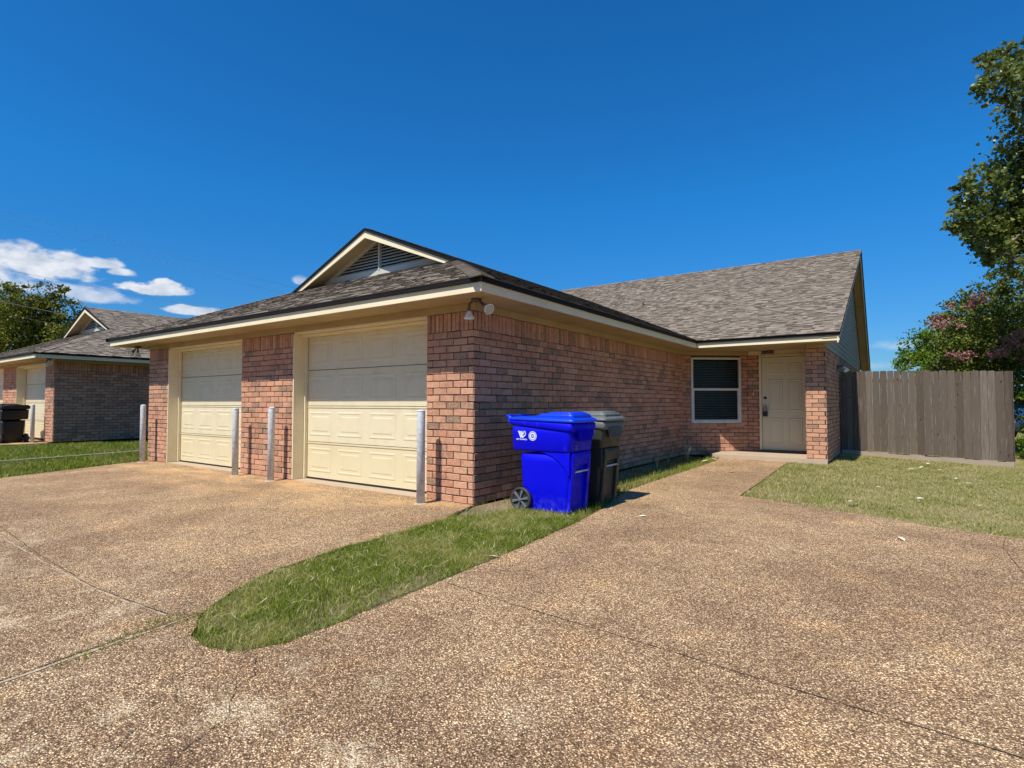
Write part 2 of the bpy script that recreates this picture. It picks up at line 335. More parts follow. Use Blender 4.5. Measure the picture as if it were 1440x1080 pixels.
# ------------------------------------------------------------------ brickwork (every brick modelled)
CH = 0.0807
def brick_wall(p0, p1, z0, z1, out, name, parent, flip=False, openings=(), soldier=True, cover=(0, 0), label=None):
    """wall face from p0 to p1 (x, y); out = outward normal"""
    a = Vector((*p0, 0)); b = Vector((*p1, 0)); L = (b - a).length; u = (b - a) / L; n = Vector((*out, 0)).normalized(); zz = Vector((0, 0, 1))
    mo = MB(flip); br = MB(flip)
    th = .09
    cuts = sorted(openings)
    def solid(mb):
        us = [0.0] + [x for o in cuts for x in (o[0], o[1])] + [L]
        for i in range(0, len(us), 2):
            if us[i + 1] - us[i] > 1e-4: mb.obox(a + u * us[i] + zz * z0, u * (us[i + 1] - us[i]), -n * th, zz * (z1 - z0))
        for o in cuts:
            if o[2] > z0 + 1e-3: mb.obox(a + u * o[0] + zz * z0, u * (o[1] - o[0]), -n * th, zz * (o[2] - z0))
            if o[3] < z1 - 1e-3: mb.obox(a + u * o[0] + zz * o[3], u * (o[1] - o[0]), -n * th, zz * (z1 - o[3]))
    solid(mo)
    def put(s0, s1, q0, q1):
        s0 = max(s0, -cover[0]); s1 = min(s1, L + cover[1])
        for o in cuts:
            if q1 > o[2] + .01 and q0 < o[3] - .01:
                if s0 >= o[0] - .01 and s1 <= o[1] + .01: return
                if s0 < o[0] < s1: s1 = o[0]
                elif s0 < o[1] < s1: s0 = o[1]
        if s1 - s0 < .02: return
        p = .008 + random.random() * .007; e = [random.uniform(-.0022, .0022) for _ in range(6)]
        o_ = a + u * (s0 + e[0]) + zz * (q0 + e[1]); w = s1 - s0 + e[2]; h = q1 - q0 + e[3]
        i0 = [o_, o_ + u * w, o_ + u * (w + e[4]) + zz * h, o_ + zz * (h + e[5])]
        k = .004; cx = [(1, 1), (-1, 1), (-1, -1), (1, -1)]
        f1 = [q + n * (p - .004) for q in i0]; f2 = [q + n * p + u * k * c[0] + zz * k * c[1] for q, c in zip(i0, cx)]
        bk = [q - n * .004 for q in i0]
        br.mesh(bk + f1 + f2, [(8, 9, 10, 11)] + [(i, (i + 1) % 4, 4 + (i + 1) % 4, 4 + i) for i in range(4)] + [(4 + i, 4 + (i + 1) % 4, 8 + (i + 1) % 4, 8 + i) for i in range(4)], random.random())
    zt = z1 - (.215 if soldier else 0); nc = max(1, round((zt - z0) / CH)); ch = (zt - z0) / nc
    for c in range(nc):
        s = -.203 * random.random() if cover == (0, 0) else -.2135 * (.5 * (c % 2)) - .001
        s = -.2135 * .5 * (c % 2) + random.uniform(-.006, .006)
        while s < L + cover[1]:
            put(s, s + .203, z0 + c * ch + .005, z0 + (c + 1) * ch - .005); s += .2135
    if soldier:
        s = 0.0
        ns = max(1, round(L / .0675)); w = L / ns
        for i in range(ns): put(i * w + .0045, (i + 1) * w - .0045, zt + .004, z1 - .003)
    w_ = mo.build(name, MORTAR, parent, label=label)
    br.build('brick_face', BRICK, w_)
    return w_

# ------------------------------------------------------------------ shingled roof planes
def shingle_plane(mb, o, U, V, poly, ex=.128):
    U = Vector(U).normalized(); V = Vector(V).normalized(); Nn = U.cross(V)
    if Nn.z < 0: Nn = -Nn
    o = Vector(o); P = lambda u, v, h=0: o + U * u + V * v + Nn * h
    vs = [p[1] for p in poly]; v0 = min(vs); v1 = max(vs)
    def span(v):
        v = min(max(v, v0 + 1e-4), v1 - 1e-4); xs = []
        for i in range(len(poly)):
            (a, b), (c, d) = poly[i], poly[(i + 1) % len(poly)]
            if (b - v) * (d - v) <= 0 and b != d: xs.append(a + (c - a) * (v - b) / (d - b))
        return min(xs), max(xs)
    mb.face([P(u, v) for u, v in poly], .1)
    v = v0
    while v < v1 - .01:
        w = min(v + ex, v1); a0, b0 = span(v); a1, b1 = span(w); lo, hi = min(a0, a1), max(b0, b1)
        u = lo - random.random() * .2
        while u < hi:
            wd = random.choice((.07, .09, .11, .14, .17)) + random.uniform(-.02, .02); h = .009 + random.choice((0, .0, .008, .011)) + random.random() * .002
            u0, u1 = u, u + wd; u = u1
            bl, brr = max(u0, a0), min(u1, b0); tl, tr = max(u0, a1), min(u1, b1)
            if brr - bl < 1e-3 and tr - tl < 1e-3: continue
            brr = max(brr, bl); tr = max(tr, tl); vv = v + random.uniform(-.002, .002)
            r = random.random()
            mb.face([P(bl, vv, h), P(brr, vv, h), P(tr, w + .006, .003 + h * .3), P(tl, w + .006, .003 + h * .3)], r)
            mb.face([P(bl, vv, 0), P(brr, vv, 0), P(brr, vv, h), P(bl, vv, h)], 0.0)
        v = w
def cap_line(mb, a, b, s1, s2, ex=.14):
    """row of folded cap shingles from a down to b; s1, s2 = directions down each slope"""
    a, b = Vector(a), Vector(b); L = (b - a).length; d = (b - a) / L; s1 = Vector(s1).normalized(); s2 = Vector(s2).normalized()
    k = int(L / ex)
    for i in range(k):
        p = a + d * (i * ex); q = a + d * ((i + 1) * ex + .02); r = random.random(); up = Vector((0, 0, 1))
        for s in (s1, s2):
            mb.face([p + up * .014, q + up * .022, q + s * .13 + up * .022, p + s * .13 + up * .014], r)
            mb.face([q + up * .022, q + up * .006, q + s * .13 + up * .006, q + s * .13 + up * .022], 0)

SL = .42
def wall_frame_door(h, fl):
    pass

# ------------------------------------------------------------------ the house (origin = front corner of the garage wing)
def garage_door(h, x0, x1):
    yb = .215; zb, zt = .03, 2.155; n = 4; sh = (zt - zb) / 4; main = MB(); low = MB()
    for s in range(4):
        mb = low if s == 0 else main
        z0 = zb + s * sh + .004; z1 = zb + (s + 1) * sh - .004
        mb.box(x0 + .02, x1 - .02, yb + .004, yb + .045, z0, z1)
        # lip at the top of each section
        mb.box(x0 + .02, x1 - .02, yb - .005, yb + .003, z1 - .022, z1 - .003)
        pw = (x1 - x0 - .04) / 4
        for c in range(4):
            a = x0 + .02 + c * pw + .075; b = x0 + .02 + (c + 1) * pw - .075; c0 = z0 + .085; c1 = z1 - .085
            rings = [(0, yb + .0035), (.010, yb - .001), (.022, yb - .0015), (.036, yb + .0025), (.064, yb + .0025), (.078, yb - .002)]
            pts = []
            for off, yy in rings: pts += [(a + off, yy, c0 + off), (b - off, yy, c0 + off), (b - off, yy, c1 - off), (a + off, yy, c1 - off)]
            fs = [(20, 21, 22, 23)]
            for i in range(5):
                for k in range(4): fs.append((i * 4 + k, i * 4 + (k + 1) % 4, (i + 1) * 4 + (k + 1) % 4, (i + 1) * 4 + k))
            mb.mesh(pts, fs)
    g = main.build('garage_door', DOORP, h)
    low.build('bottom_section', DOORB, g, label='yellower bottom section of the garage door')
    s = MB(); s.box(x0 + .02, x1 - .02, yb + .002, yb + .04, .006, .029); s.build('weather_seal', BLACKP, g)
    hd = MB(); hd.box(x0 + 1.30, x0 + 1.42, yb - .03, yb - .006, .28, .30)
    # casing
    t = MB()
    t.box(x0 + .0, x0 + .022, -.012, .26, .01, 2.155); t.box(x1 - .022, x1, .06, .26, .01, 2.155)
    t.box(x0 + .0, x1, .0, .26, 2.158, 2.185); t.box(x0 + .022, x0 + .05, .165, .212, .01, 2.155); t.box(x1 - .05, x1 - .022, .165, .212, .01, 2.155)
    t.box(x0 + .022, x1 - .022, .10, .212, 2.125, 2.154)
    t.build('garage_door_casing', TRIM, h, .003)

def rect_frame(mb, o, u, n, w, hgt, t, d0, d1):
    """rectangular frame w x hgt, member width t, between depths d0 and d1 along n"""
    z = Vector((0, 0, 1)); o = Vector(o) + n * d0; dd = n * (d1 - d0)
    mb.obox(o, u * t, dd, z * hgt); mb.obox(o + u * (w - t), u * t, dd, z * hgt)
    mb.obox(o + u * t, u * (w - 2 * t), dd, z * t); mb.obox(o + u * t + z * (hgt - t), u * (w - 2 * t), dd, z * t)

def panel_relief(mb, o, u, n, w, hgt):
    z = Vector((0, 0, 1)); o = Vector(o); pts = []
    for off, d in ((0, .001), (.012, .010), (.026, .010), (.045, .001), (.06, .009)):
        pts += [o + u * off + z * off + n * d, o + u * (w - off) + z * off + n * d, o + u * (w - off) + z * (hgt - off) + n * d, o + u * off + z * (hgt - off) + n * d]
    fs = [(16, 17, 18, 19)]
    for i in range(4):
        for k in range(4): fs.append((i * 4 + k, i * 4 + (k + 1) % 4, (i + 1) * 4 + (k + 1) % 4, (i + 1) * 4 + k))
    mb.mesh(pts, fs)

ANG = math.radians(40); AU = Vector((math.cos(ANG), math.sin(ANG), 0)); AN = Vector((math.sin(ANG), -math.cos(ANG), 0))
PW = Vector((0, 7.2, 0)); ALEN = 1.505; PC = PW + AU * ALEN     # angled wall of the porch and its inner end
DY = PC.y
def entry(h, fl):
    zf = .075; w0, w1 = .205, 1.335; wz0, wz1 = .70, 2.135
    brick_wall((PW.x, PW.y), (PC.x, PC.y), 0, 2.18, AN[:2], 'porch_wall', h, fl, [(w0, w1, wz0, wz1)], False)
    brick_wall((PC.x, DY), (1.385, DY), 0, 2.18, (0, -1), 'porch_wall', h, fl, (), False)
    u, n = AU, AN; o = PW + u * w0 + Vector((0, 0, wz0)); W_, H_ = w1 - w0, wz1 - wz0
    f = MB(fl); rect_frame(f, o, u, n, W_, H_, .042, -.03, .022); win = f.build('window', WHITEM, h, .003)
    s = MB(fl); rect_frame(s, o + u * .042 + Vector((0, 0, .042)), u, n, W_ - .084, H_ * .5 - .02, .028, -.022, .008)
    s.obox(o + u * .042 + Vector((0, 0, H_ * .5 - .008)) - n * .03, u * (W_ - .084), n * .045, Vector((0, 0, .05))); s.build('sash', WHITEM, win, .002)
    gl = MB(fl); gl.obox(o + u * .05 + Vector((0, 0, .05)) - n * .028, u * (W_ - .1), n * .004, Vector((0, 0, H_ - .1))); gl.build('glass', GLASS, win)
    bl = MB(fl); z = .06
    while z < H_ - .05:
        bl.obox(o + u * .05 + Vector((0, 0, z)) - n * .075, u * (W_ - .1), n * .016 + Vector((0, 0, -.022)), n * .0015 ); z += .036
    bl.build('blind', BLIND, win)
    rl = MB(fl); k = 0.0
    while k < W_ + .02:
        rl.obox(o + u * (k - .01) + Vector((0, 0, -.085)) - n * .01, u * .19, n * .028, Vector((0, 0, .077)), random.random()); k += .2
    rl.build('window_sill', BRICK, h, .003)
    # door
    d0, d1 = 1.437, 2.345; dz0, dz1 = .125, 2.125; X = Vector((1, 0, 0)); Nn = Vector((0, -1, 0))
    c = MB(fl); c.box(1.385, d0 - .004, DY - .02, DY + .09, zf, dz1 + .01); c.box(d1 + .004, 2.43, DY - .02, DY + .09, zf, dz1 + .01)
    c.box(1.385, 2.43, DY - .02, DY + .09, dz1 + .012, dz1 + .054); c.build('door_frame', TRIM, h, .004)
    d = MB(fl); d.box(d0, d1, DY + .03, DY + .07, dz0, dz1)
    cw = .285
    for cx in (d0 + .125, d1 - .125 - cw):
        for z0, hh in ((.13 + dz0, .56), (.84 + dz0, .68), (1.63 + dz0, .24)): panel_relief(d, (cx, DY + .03, z0), X, Nn, cw, hh)
    dd = d.build('front_door', ENTRY, h)
    k = MB(fl); k.lathe((d0 + .062, DY + .03, dz0 + .93), (0, -1, 0), [(0, .028), (.01, .03), (.012, .012), (.035, .014), (.042, .027), (.06, .03), (.072, .02)]); k.build('knob', BRASS, dd)
    k = MB(fl); k.lathe((d0 + .062, DY + .03, dz0 + 1.12), (0, -1, 0), [(0, .03), (.015, .03), (.02, .02)]); k.build('deadbolt', BLACKM, dd)
    k = MB(fl); k.box(d0 + .022, d0 + .115, DY - .045, DY - .008, dz0 + .72, dz0 + .83); k.box(d0 + .04, d0 + .1, DY - .048, DY - .044, dz0 + .735, dz0 + .80)
    k.tube([(d0 + .035, DY - .025, dz0 + .83), (d0 + .035, DY - .025, dz0 + .90), (d0 + .055, DY - .025, dz0 + .93), (d0 + .085, DY - .025, dz0 + .93), (d0 + .10, DY - .025, dz0 + .90), (d0 + .10, DY - .025, dz0 + .83)], .006)
    k.build('lock_box', BLACKM, dd, .004)
    k = MB(fl); k.box(1.385, 2.43, DY - .045, DY + .1, zf + .002, dz0 - .004); k.build('door_sill', BRONZE, h, .004)
    k = MB(fl); k.box(PC.x + .0, 2.43, DY - .004, DY + .09, 2.183, 2.27); k.build('lintel', TRIM, h)
    k = MB(fl); k.box(1.46, 1.69, DY - .11, DY - .002, 2.20, 2.265); k.build('porch_light', BRONZE, h, .006)
    k = MB(fl); k.box(1.26, 1.275, DY - .03, DY - .012, 1.30, 1.37); k.build('doorbell', WHITEM, h, .003)
    # pier beside the door and side (gable) wall
    brick_wall((2.43, 7.1), (2.76, 7.1), 0, 2.18, (0, -1), 'pier', h, fl, (), False, (0, .004))
    brick_wall((2.43, DY), (2.43, 7.1), 0, 2.18, (-1, 0), 'pier', h, fl, (), False)
    brick_wall((2.76, 7.1), (2.76, 17.55), 0, 2.18, (1, 0), 'gable_wall', h, fl, (), False)
    # siding on the gable
    sd = MB(fl); z = 2.19; rz = 2.385 + SL * (14 - 6.42)
    while z < rz - .25:
        ya = max(7.1, 6.42 + (z + .1 - 2.30) / SL); yb_ = min(17.55, 14 + (rz - z - .2) / .8)
        if yb_ > ya: sd.mesh([(2.762, ya, z), (2.762, yb_, z), (2.762, yb_, z + .125), (2.762, ya, z + .125), (2.782, ya, z), (2.782, yb_, z), (2.768, yb_, z + .125), (2.768, ya, z + .125)],
                             [(4, 5, 6, 7), (0, 1, 5, 4), (0, 4, 7, 3), (1, 2, 6, 5), (3, 7, 6, 2), (0, 3, 2, 1)])
        z += .118
    # triangular backing
    sd.extrude([(2.70, 7.1, 2.19), (2.70, 17.55, 2.19), (2.70, 17.6, 2.55), (2.70, 14, rz - .12), (2.70, 7.1, 2.55)], (.058, 0, 0))
    sd.build('gable_siding', SIDING, h)
    # rake boards and rake soffit
    rk = MB(fl)
    for (ya, za, yb_, zb_) in ((6.46, 2.40, 14, rz), (18.06, 2.33, 14, rz)):
        d_ = Vector((0, yb_ - ya, zb_ - za)); rk.obox((3.015, ya, za - .19), d_, (.022, 0, 0), (0, 0, .13))
    rk.build('rake_board', TRIM, h)
    rs = MB(fl)
    for (ya, za, yb_, zb_) in ((6.46, 2.40, 14, rz), (18.06, 2.33, 14, rz)):
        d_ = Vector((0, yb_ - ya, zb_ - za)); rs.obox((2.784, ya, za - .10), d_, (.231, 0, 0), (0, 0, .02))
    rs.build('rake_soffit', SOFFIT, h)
    fl_ = MB(fl)
    fl_.lathe((2.772, 9.3, 1.93), (1, 0, 0), [(0, .05), (.03, .05)]); fl_.tube([(2.80, 9.3, 1.93), (2.86, 9.28, 1.96), (2.90, 9.25, 1.93)], .012)
    L_ = fl_.build('floodlight', BRONZE, h)
    b = MB(fl); b.lathe((2.90, 9.25, 1.93), (.5, -.4, -.8), [(0, .02), (.04, .03), (.10, .055), (.115, .056), (.12, .05)]); b.build('lamp', BULB, L_)

def flood(h, x, y, sx):
    z = 2.268
    b = MB(); b.lathe((x, y, z), (0, 0, -1), [(0, .058), (.022, .058), (.03, .04)])
    A = Vector((x - .05 * sx, y - .01, z - .02)); B = Vector((x - .075 * sx, y - .03, z - .055)); Cc = Vector((x - .075 * sx, y - .03, z - .13))
    D = Vector((x + .05 * sx, y, z - .02)); E_ = Vector((x + .105 * sx, y - .02, z - .075))
    b.tube([A, B, Cc], [.012, .014, .026]); b.tube([D, E_], [.012, .016]); dr = Vector((.84 * sx, -.20, -.50)).normalized()
    b.tube([E_, E_ + dr * .06], [.02, .028])
    f = b.build('floodlight', BRONZE, h)
    k = MB(); k.lathe(Cc, (0, 0, -1), [(0, .022), (.02, .026), (.055, .046), (.075, .060), (.086, .058), (.090, .045)]); k.build('lamp', BULB, f)
    k = MB(); k.lathe(E_ + dr * .05, dr, [(0, .022), (.02, .026), (.055, .046), (.075, .060), (.082, .060)]); k.build('lamp', BULB, f)
    k = MB(); k.lathe(E_ + dr * .1325, dr, [(0, .051), (.003, .046)]); k.build('lens', LENS, f)

def build_house():
    h = empty('brick_house', (0, 0, 0), 'pink-brown brick duplex with two cream garage doors, standing behind the blue bin', 'house', 'brick duplex houses in a row')
    # --- garage front: piers
    piers = [(-.709, 0), (-4.873, -3.458), (-8.334, -7.523)]
    for a, b in piers:
        w = brick_wall((a, 0), (b, 0), 0, 2.18, (0, -1), 'pier', h, False, (), True, (.004, .004))
        if b < 0: brick_wall((b, 0), (b, .26), 0, 2.18, (1, 0), 'pier_return', h, False, (), True)
        if a > -8.3: brick_wall((a, .26), (a, 0), 0, 2.18, (-1, 0), 'pier_return', h, False, (), True)
    garage_door(h, -3.446, -.721); garage_door(h, -7.511, -4.885)
    for fl in (False, True):
        brick_wall((0, 0), (0, 7.2), 0, 2.18, (1, 0), 'side_wall', h, fl, (), True, (0, 0))
        # frieze board on top of the side wall
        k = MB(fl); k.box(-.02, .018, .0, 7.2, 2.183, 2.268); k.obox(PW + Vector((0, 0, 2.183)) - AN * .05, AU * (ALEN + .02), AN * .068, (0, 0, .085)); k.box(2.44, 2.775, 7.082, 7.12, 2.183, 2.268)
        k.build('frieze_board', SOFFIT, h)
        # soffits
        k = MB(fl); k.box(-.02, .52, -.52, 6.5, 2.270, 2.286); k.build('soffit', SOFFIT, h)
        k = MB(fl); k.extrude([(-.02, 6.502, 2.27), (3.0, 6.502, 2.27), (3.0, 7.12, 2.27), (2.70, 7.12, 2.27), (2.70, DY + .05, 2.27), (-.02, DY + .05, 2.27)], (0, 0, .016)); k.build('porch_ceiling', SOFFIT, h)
        # fascias
        k = MB(fl); k.box(.522, .545, -.52, 6.47, 2.25, 2.342); k.build('fascia', TRIM, h)
        k = MB(fl); k.box(.548, 3.05, 6.475, 6.50, 2.25, 2.342); k.build('fascia', TRIM, h)
        k = MB(fl); k.box(.5455, .576, -.57, 6.445, 2.343, 2.388); k.build('drip_edge', DRIP, h)
        k = MB(fl); k.box(.578, 3.06, 6.44, 6.474, 2.343, 2.388); k.build('drip_edge', DRIP, h)
        entry(h, fl)
        flood(h, -8.334 - .17 if fl else .17, -.16, -1 if fl else 1)
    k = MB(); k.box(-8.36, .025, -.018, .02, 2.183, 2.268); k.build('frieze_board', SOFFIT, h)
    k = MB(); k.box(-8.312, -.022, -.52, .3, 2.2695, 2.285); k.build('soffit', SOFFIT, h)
    k = MB(); k.box(-8.879, .545, -.545, -.522, 2.25, 2.342); k.build('fascia', TRIM, h)
    k = MB(); k.box(-8.91, .576, -.576, -.546, 2.3435, 2.389); k.build('drip_edge', DRIP, h)
    brick_wall((2.76, 17.55), (-11.094, 17.55), 0, 2.18, (0, 1), 'rear_wall', h, False, (), False)
    k = MB(); k.box(-8.25, -.09, .3, .34, .03, 2.2); k.build('inner_wall', DARK, h); k = MB(); k.box(-8.2, 1.2, 10, 10.03, .0, 2.25); k.build('inner_wall', DARK, h)
    # --- roof: wing
    rf = MB(); E0 = 2.388; xr = .58; xm = -4.167; run = xr - xm; c = math.sqrt(1 + SL * SL); yv = 6.42; s = c
    # right and left slopes (hip cut at the front, valley cut at the back)
    gy = 1.9; t = gy + .58
    for sg in (1, -1):
        o = (xr if sg > 0 else 2 * xm - xr, 0, E0)
        poly = [(-.58, 0), (yv, 0), (yv + run, run * s), (gy, run * s), (gy, t * s)]
        shingle_plane(rf, o, (0, 1, 0), (-sg, 0, SL), poly)
    # front hip plane up to the gable
    d = 2.25 + .58
    shingle_plane(rf, (xm, -.58, E0), (1, 0, 0), (0, 1, SL), [(-run, 0), (run, 0), (run - d, d * s), (-(run - d), d * s)])
    # main roof
    rz = E0 + SL * (14 - 6.42)
    shingle_plane(rf, (0, 6.42, E0), (1, 0, 0), (0, 1, SL), [(.578, 0), (3.062, 0), (3.062, (14 - 6.42) * s), (xm, (14 - 6.42) * s), (xm, run * s)])
    shingle_plane(rf, (0, 6.42, E0), (1, 0, 0), (0, 1, SL), [(-8.912, 0), (-11.396, 0), (-11.396, (14 - 6.42) * s), (xm, (14 - 6.42) * s), (xm, run * s)])
    s8 = math.sqrt(1 + .64)
    shingle_plane(rf, (0, 18.1, rz - .8 * 4.1), (1, 0, 0), (0, -1, .8), [(-11.396, 0), (3.062, 0), (3.062, 4.1 * s8), (-11.396, 4.1 * s8)])
    roof = rf.build('roof', SHINGLE, h)
    # deck under the rakes (thickness of the roof at its edges)
    for x in (3.03, -11.394):
        dk = MB()
        for (ya, za, yb_, zb_) in ((6.44, E0, 14, rz), (18.1, rz - 3.28, 14, rz)): dk.obox((x, ya, za - .055), (0, yb_ - ya, zb_ - za), (.030, 0, 0), (0, 0, .05))
        dk.build('rake_edge', DRIP, roof)
    cp = MB(); zr = E0 + SL * run
    cap_line(cp, (xm, 11.1, zr), (xm, gy - .02, zr), (1, 0, -SL), (-1, 0, -SL))
    for sg in (1, -1):
        cap_line(cp, (xm + sg * (run - t), gy, E0 + SL * t), (xm + sg * run, -.58, E0), (sg * 0.0 - sg * 1, 1, 0) if False else (0, -1, -SL * .0 - .21) if False else (sg * 1, 1, 0.0), (-sg * 1, -1, 0.0)) if False else None
        # hip caps: width laid along each slope, square to the hip
        a = Vector((xm + sg * (run - t), gy, E0 + SL * t)); b = Vector((xm + sg * run, -.58, E0 + .004)); hd_ = (b - a).normalized()
        n1 = Vector((0, -SL, 1)).normalized(); n2 = Vector((sg * SL, 0, 1)).normalized()
        w1 = n1.cross(hd_).normalized(); w2 = n2.cross(hd_).normalized()
        if w1.x * sg > 0: w1 = -w1
        if w2.x * sg < 0: w2 = -w2
        cap_line(cp, a, b, w1, w2)
    cap_line(cp, (3.06, 14, rz), (-11.39, 14, rz), (0, -1, -SL), (0, 1, -.8))
    cp.build('ridge_cap', SHINGLE, roof)
    vp = MB(); vp.tube([(-1.95, 9.9, 3.75), (-1.95, 9.9, 4.08)], .028, 10); vp.lathe((-1.95, 9.9, 3.83), (0, 0, 1), [(0, .09), (.03, .04)]); vp.build('vent_pipe', BRONZE, roof)
    # --- gablet
    za = zr
    gb = MB()
    for sg in (1, -1):   # barge boards
        x_lo = xm + sg * (run - t + .02); z_lo = E0 + SL * t - .0
        dv = Vector((x_lo - xm, 0, -(za - z_lo)))
        gb.extrude([(xm, gy - .002, za - .045), (xm, gy - .002, za - .175), Vector((x_lo, gy - .002, z_lo - .175 + .115)) - Vector((sg * .26, 0, 0)) * 0 + Vector((-sg * .30, 0, .066)), (x_lo - sg * .02, gy - .002, z_lo - .035)], (0, .022, 0))
    gb.build('barge_board', TRIM, h)
    mould = MB()
    for sg in (1, -1):
        x_lo = xm + sg * (run - t + .03); z_lo = E0 + SL * t
        mould.extrude([(xm, gy - .028, za - .002), (xm, gy - .028, za - .048), (x_lo, gy - .028, z_lo - .048), (x_lo, gy - .028, z_lo - .002)], (0, .024, 0))
    mould.build('drip_edge', DRIP, h)
    us = MB()
    for sg in (1, -1):
        x_lo = xm + sg * (run - t + .35); z_lo = E0 + SL * (t - .35)
        us.extrude([(xm, gy + .022, za - .06), (xm, gy + .022, za - .045), (x_lo, gy + .022, z_lo - .045), (x_lo, gy + .022, z_lo - .06)], (0, .36, 0))
    us.build('gable_soffit', SOFFIT, h)
    wy = 2.25; wb = E0 + SL * (wy + .58); wt = za - .06; hw = (wt - wb) / SL
    gw = MB()   # frame: bottom board, two raking boards, mullion
    gw.extrude([(xm - hw, wy, wb), (xm + hw, wy, wb), (xm + hw - .115 / SL, wy, wb + .115), (xm - hw + .115 / SL, wy, wb + .115)], (0, .04, 0))
    for sg in (1, -1):
        gw.extrude([(xm, wy + .001, wt), (xm, wy + .001, wt - .07), (xm + sg * (hw - .07 / SL), wy + .001, wb + .0), (xm + sg * hw, wy + .001, wb)], (0, .04, 0))
    gw.box(xm - .02, xm + .02, wy - .012, wy + .045, wb + .1, wt - .02)
    gv = gw.build('gable_vent', LOUVRE, h)
    lv = MB(); z = wb + .12
    while z < wt - .07:
        hx = (wt - .05 - z) / SL - .02
        if hx > .05: lv.mesh([(xm - hx, wy + .008, z), (xm + hx, wy + .008, z), (xm + hx, wy + .05, z + .038), (xm - hx, wy + .05, z + .038), (xm - hx, wy + .008, z + .007), (xm + hx, wy + .008, z + .007), (xm + hx, wy + .05, z + .045), (xm - hx, wy + .05, z + .045)],
                             [(0, 1, 2, 3), (7, 6, 5, 4), (0, 4, 5, 1), (3, 2, 6, 7), (0, 3, 7, 4), (1, 5, 6, 2)])
        z += .058
    lv.build('louvre', LOUVRE, gv)
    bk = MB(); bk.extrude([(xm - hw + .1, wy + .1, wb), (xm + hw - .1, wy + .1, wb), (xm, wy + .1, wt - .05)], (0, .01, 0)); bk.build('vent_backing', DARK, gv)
    return h

house = build_house()
NB = (-14.95, .25, .07)
nb = copy_tree(house); nb.location = NB
nb['label'] = 'brick duplex at the far left with its side wall in shade beyond the grass'

# ------------------------------------------------------------------ ground
def sheet(name, outline, z, mat, thick=0.0, kind='structure', zf=None):
    from mathutils.geometry import tessellate_polygon
    bm = bmesh.new(); vs = [bm.verts.new((x, y, z)) for x, y in outline]
    for tri in tessellate_polygon([[Vector((x, y, 0)) for x, y in outline]]):
        a, b, c = (Vector(outline[i]) for i in tri)
        if (b - a).cross(c - a) < 0: tri = tri[::-1]
        try: bm.faces.new([vs[i] for i in tri])
        except ValueError: pass
    if thick:
        lo = [bm.verts.new((x, y, z - thick)) for x, y in outline]; n = len(outline)
        for i in range(n): bm.faces.new((vs[i], lo[i], lo[(i + 1) % n], vs[(i + 1) % n]))
    me = bpy.data.meshes.new(name); bm.to_mesh(me); bm.free(); me.materials.append(mat)
    o = bpy.data.objects.new(name, me); C.objects.link(o)
    if kind: o['kind'] = kind
    return o
def smooth_loop(pts, n=4):
    out = []
    for i in range(len(pts)):
        p0, p1, p2, p3 = (Vector(pts[(i + k) % len(pts)]) for k in (-1, 0, 1, 2))
        for k in range(n):
            t = k / n; out.append(tuple(.5 * ((2 * p1) + (p2 - p0) * t + (2 * p0 - 5 * p1 + 4 * p2 - p3) * t * t + (3 * p1 - p0 - 3 * p2 + p3) * t ** 3)))
    return out
bm = bmesh.new(); bmesh.ops.create_grid(bm, x_segments=2, y_segments=2, size=900); me = bpy.data.meshes.new('ground'); bm.to_mesh(me); bm.free(); me.materials.append(SOILG)
gr = bpy.data.objects.new('ground', me); C.objects.link(gr); gr.location = (0, 0, -.16); gr['kind'] = 'structure'

ISL_L = [(0.02, -.02), (.12, -.42), (.27, -.78), (.31, -1.3), (.31, -2.0), (.42, -2.65), (.60, -3.02), (.82, -3.32), (1.06, -3.47), (1.27, -3.50), (1.44, -3.43), (1.53, -3.25), (1.53, -2.9), (1.50, -2.0), (1.45, -1.1), (1.38, -.2), (1.28, .6), (1.12, 1.3), (1.0, 1.9), (.97, 3), (.97, 4.1), (.95, 5.2), (.92, 6.3), (.84, 6.95)]
ISL = []
for i in range(len(ISL_L) - 1):     # irregular edge
    a, b = Vector(ISL_L[i]), Vector(ISL_L[i + 1]); k = max(1, int((b - a).length / .055))
    for j in range(k):
        p = a + (b - a) * (j / k); w = .011 if (i or j) else 0
        ISL.append((p.x + random.uniform(-w, w), p.y + random.uniform(-w, w)))
ISL.append(ISL_L[-1]); ISL[0] = (.02, -.02)
LAWN_EDGE = [(2.30, 7.05), (2.13, 6.85), (2.16, 5.6), (2.22, 4.2), (2.26, 3.0), (2.28, 2.36), (2.75, 2.20), (3.45, 1.93), (4.1, 1.62), (4.8, 1.46), (6.0, 1.40), (8.0, 1.38), (22, 1.38)]
LEFT_EDGE = [(-8.36, .26), (-8.25, -.15), (-7.75, -1.3), (-7.2, -2.5), (-6.8, -3.6), (-6.7, -6), (-6.7, -30)]
drive = sheet('driveway', [(-8.30, .26)] + LEFT_EDGE[1:] + [(22, -30)] + LAWN_EDGE[::-1] + [(.84, 7.05)] + ISL[::-1] + [(0, .0), (0, .26)], 0.0, AGG, .12)
# porch slab
sheet('porch_floor', [(.70, 6.98), (2.78, 6.98), (2.78, 7.12), (2.43, 7.12), (2.43, DY + .05), (PC.x, DY + .05), (0.40, 7.52)], .075, APRON, .14)
ap = MB(); ap.box(-3.43, -.735, -.02, .34, -.02, .006); ap.box(-7.5, -4.9, -.02, .34, -.02, .006)
a_ = ap.build('garage_apron', APRON); a_['kind'] = 'structure'
def lz(x, y): return -.10 * min(max((x - 3.0) / 2.6, 0), 1) * min(max((y - 1.6) / 7.5, 0), 1)
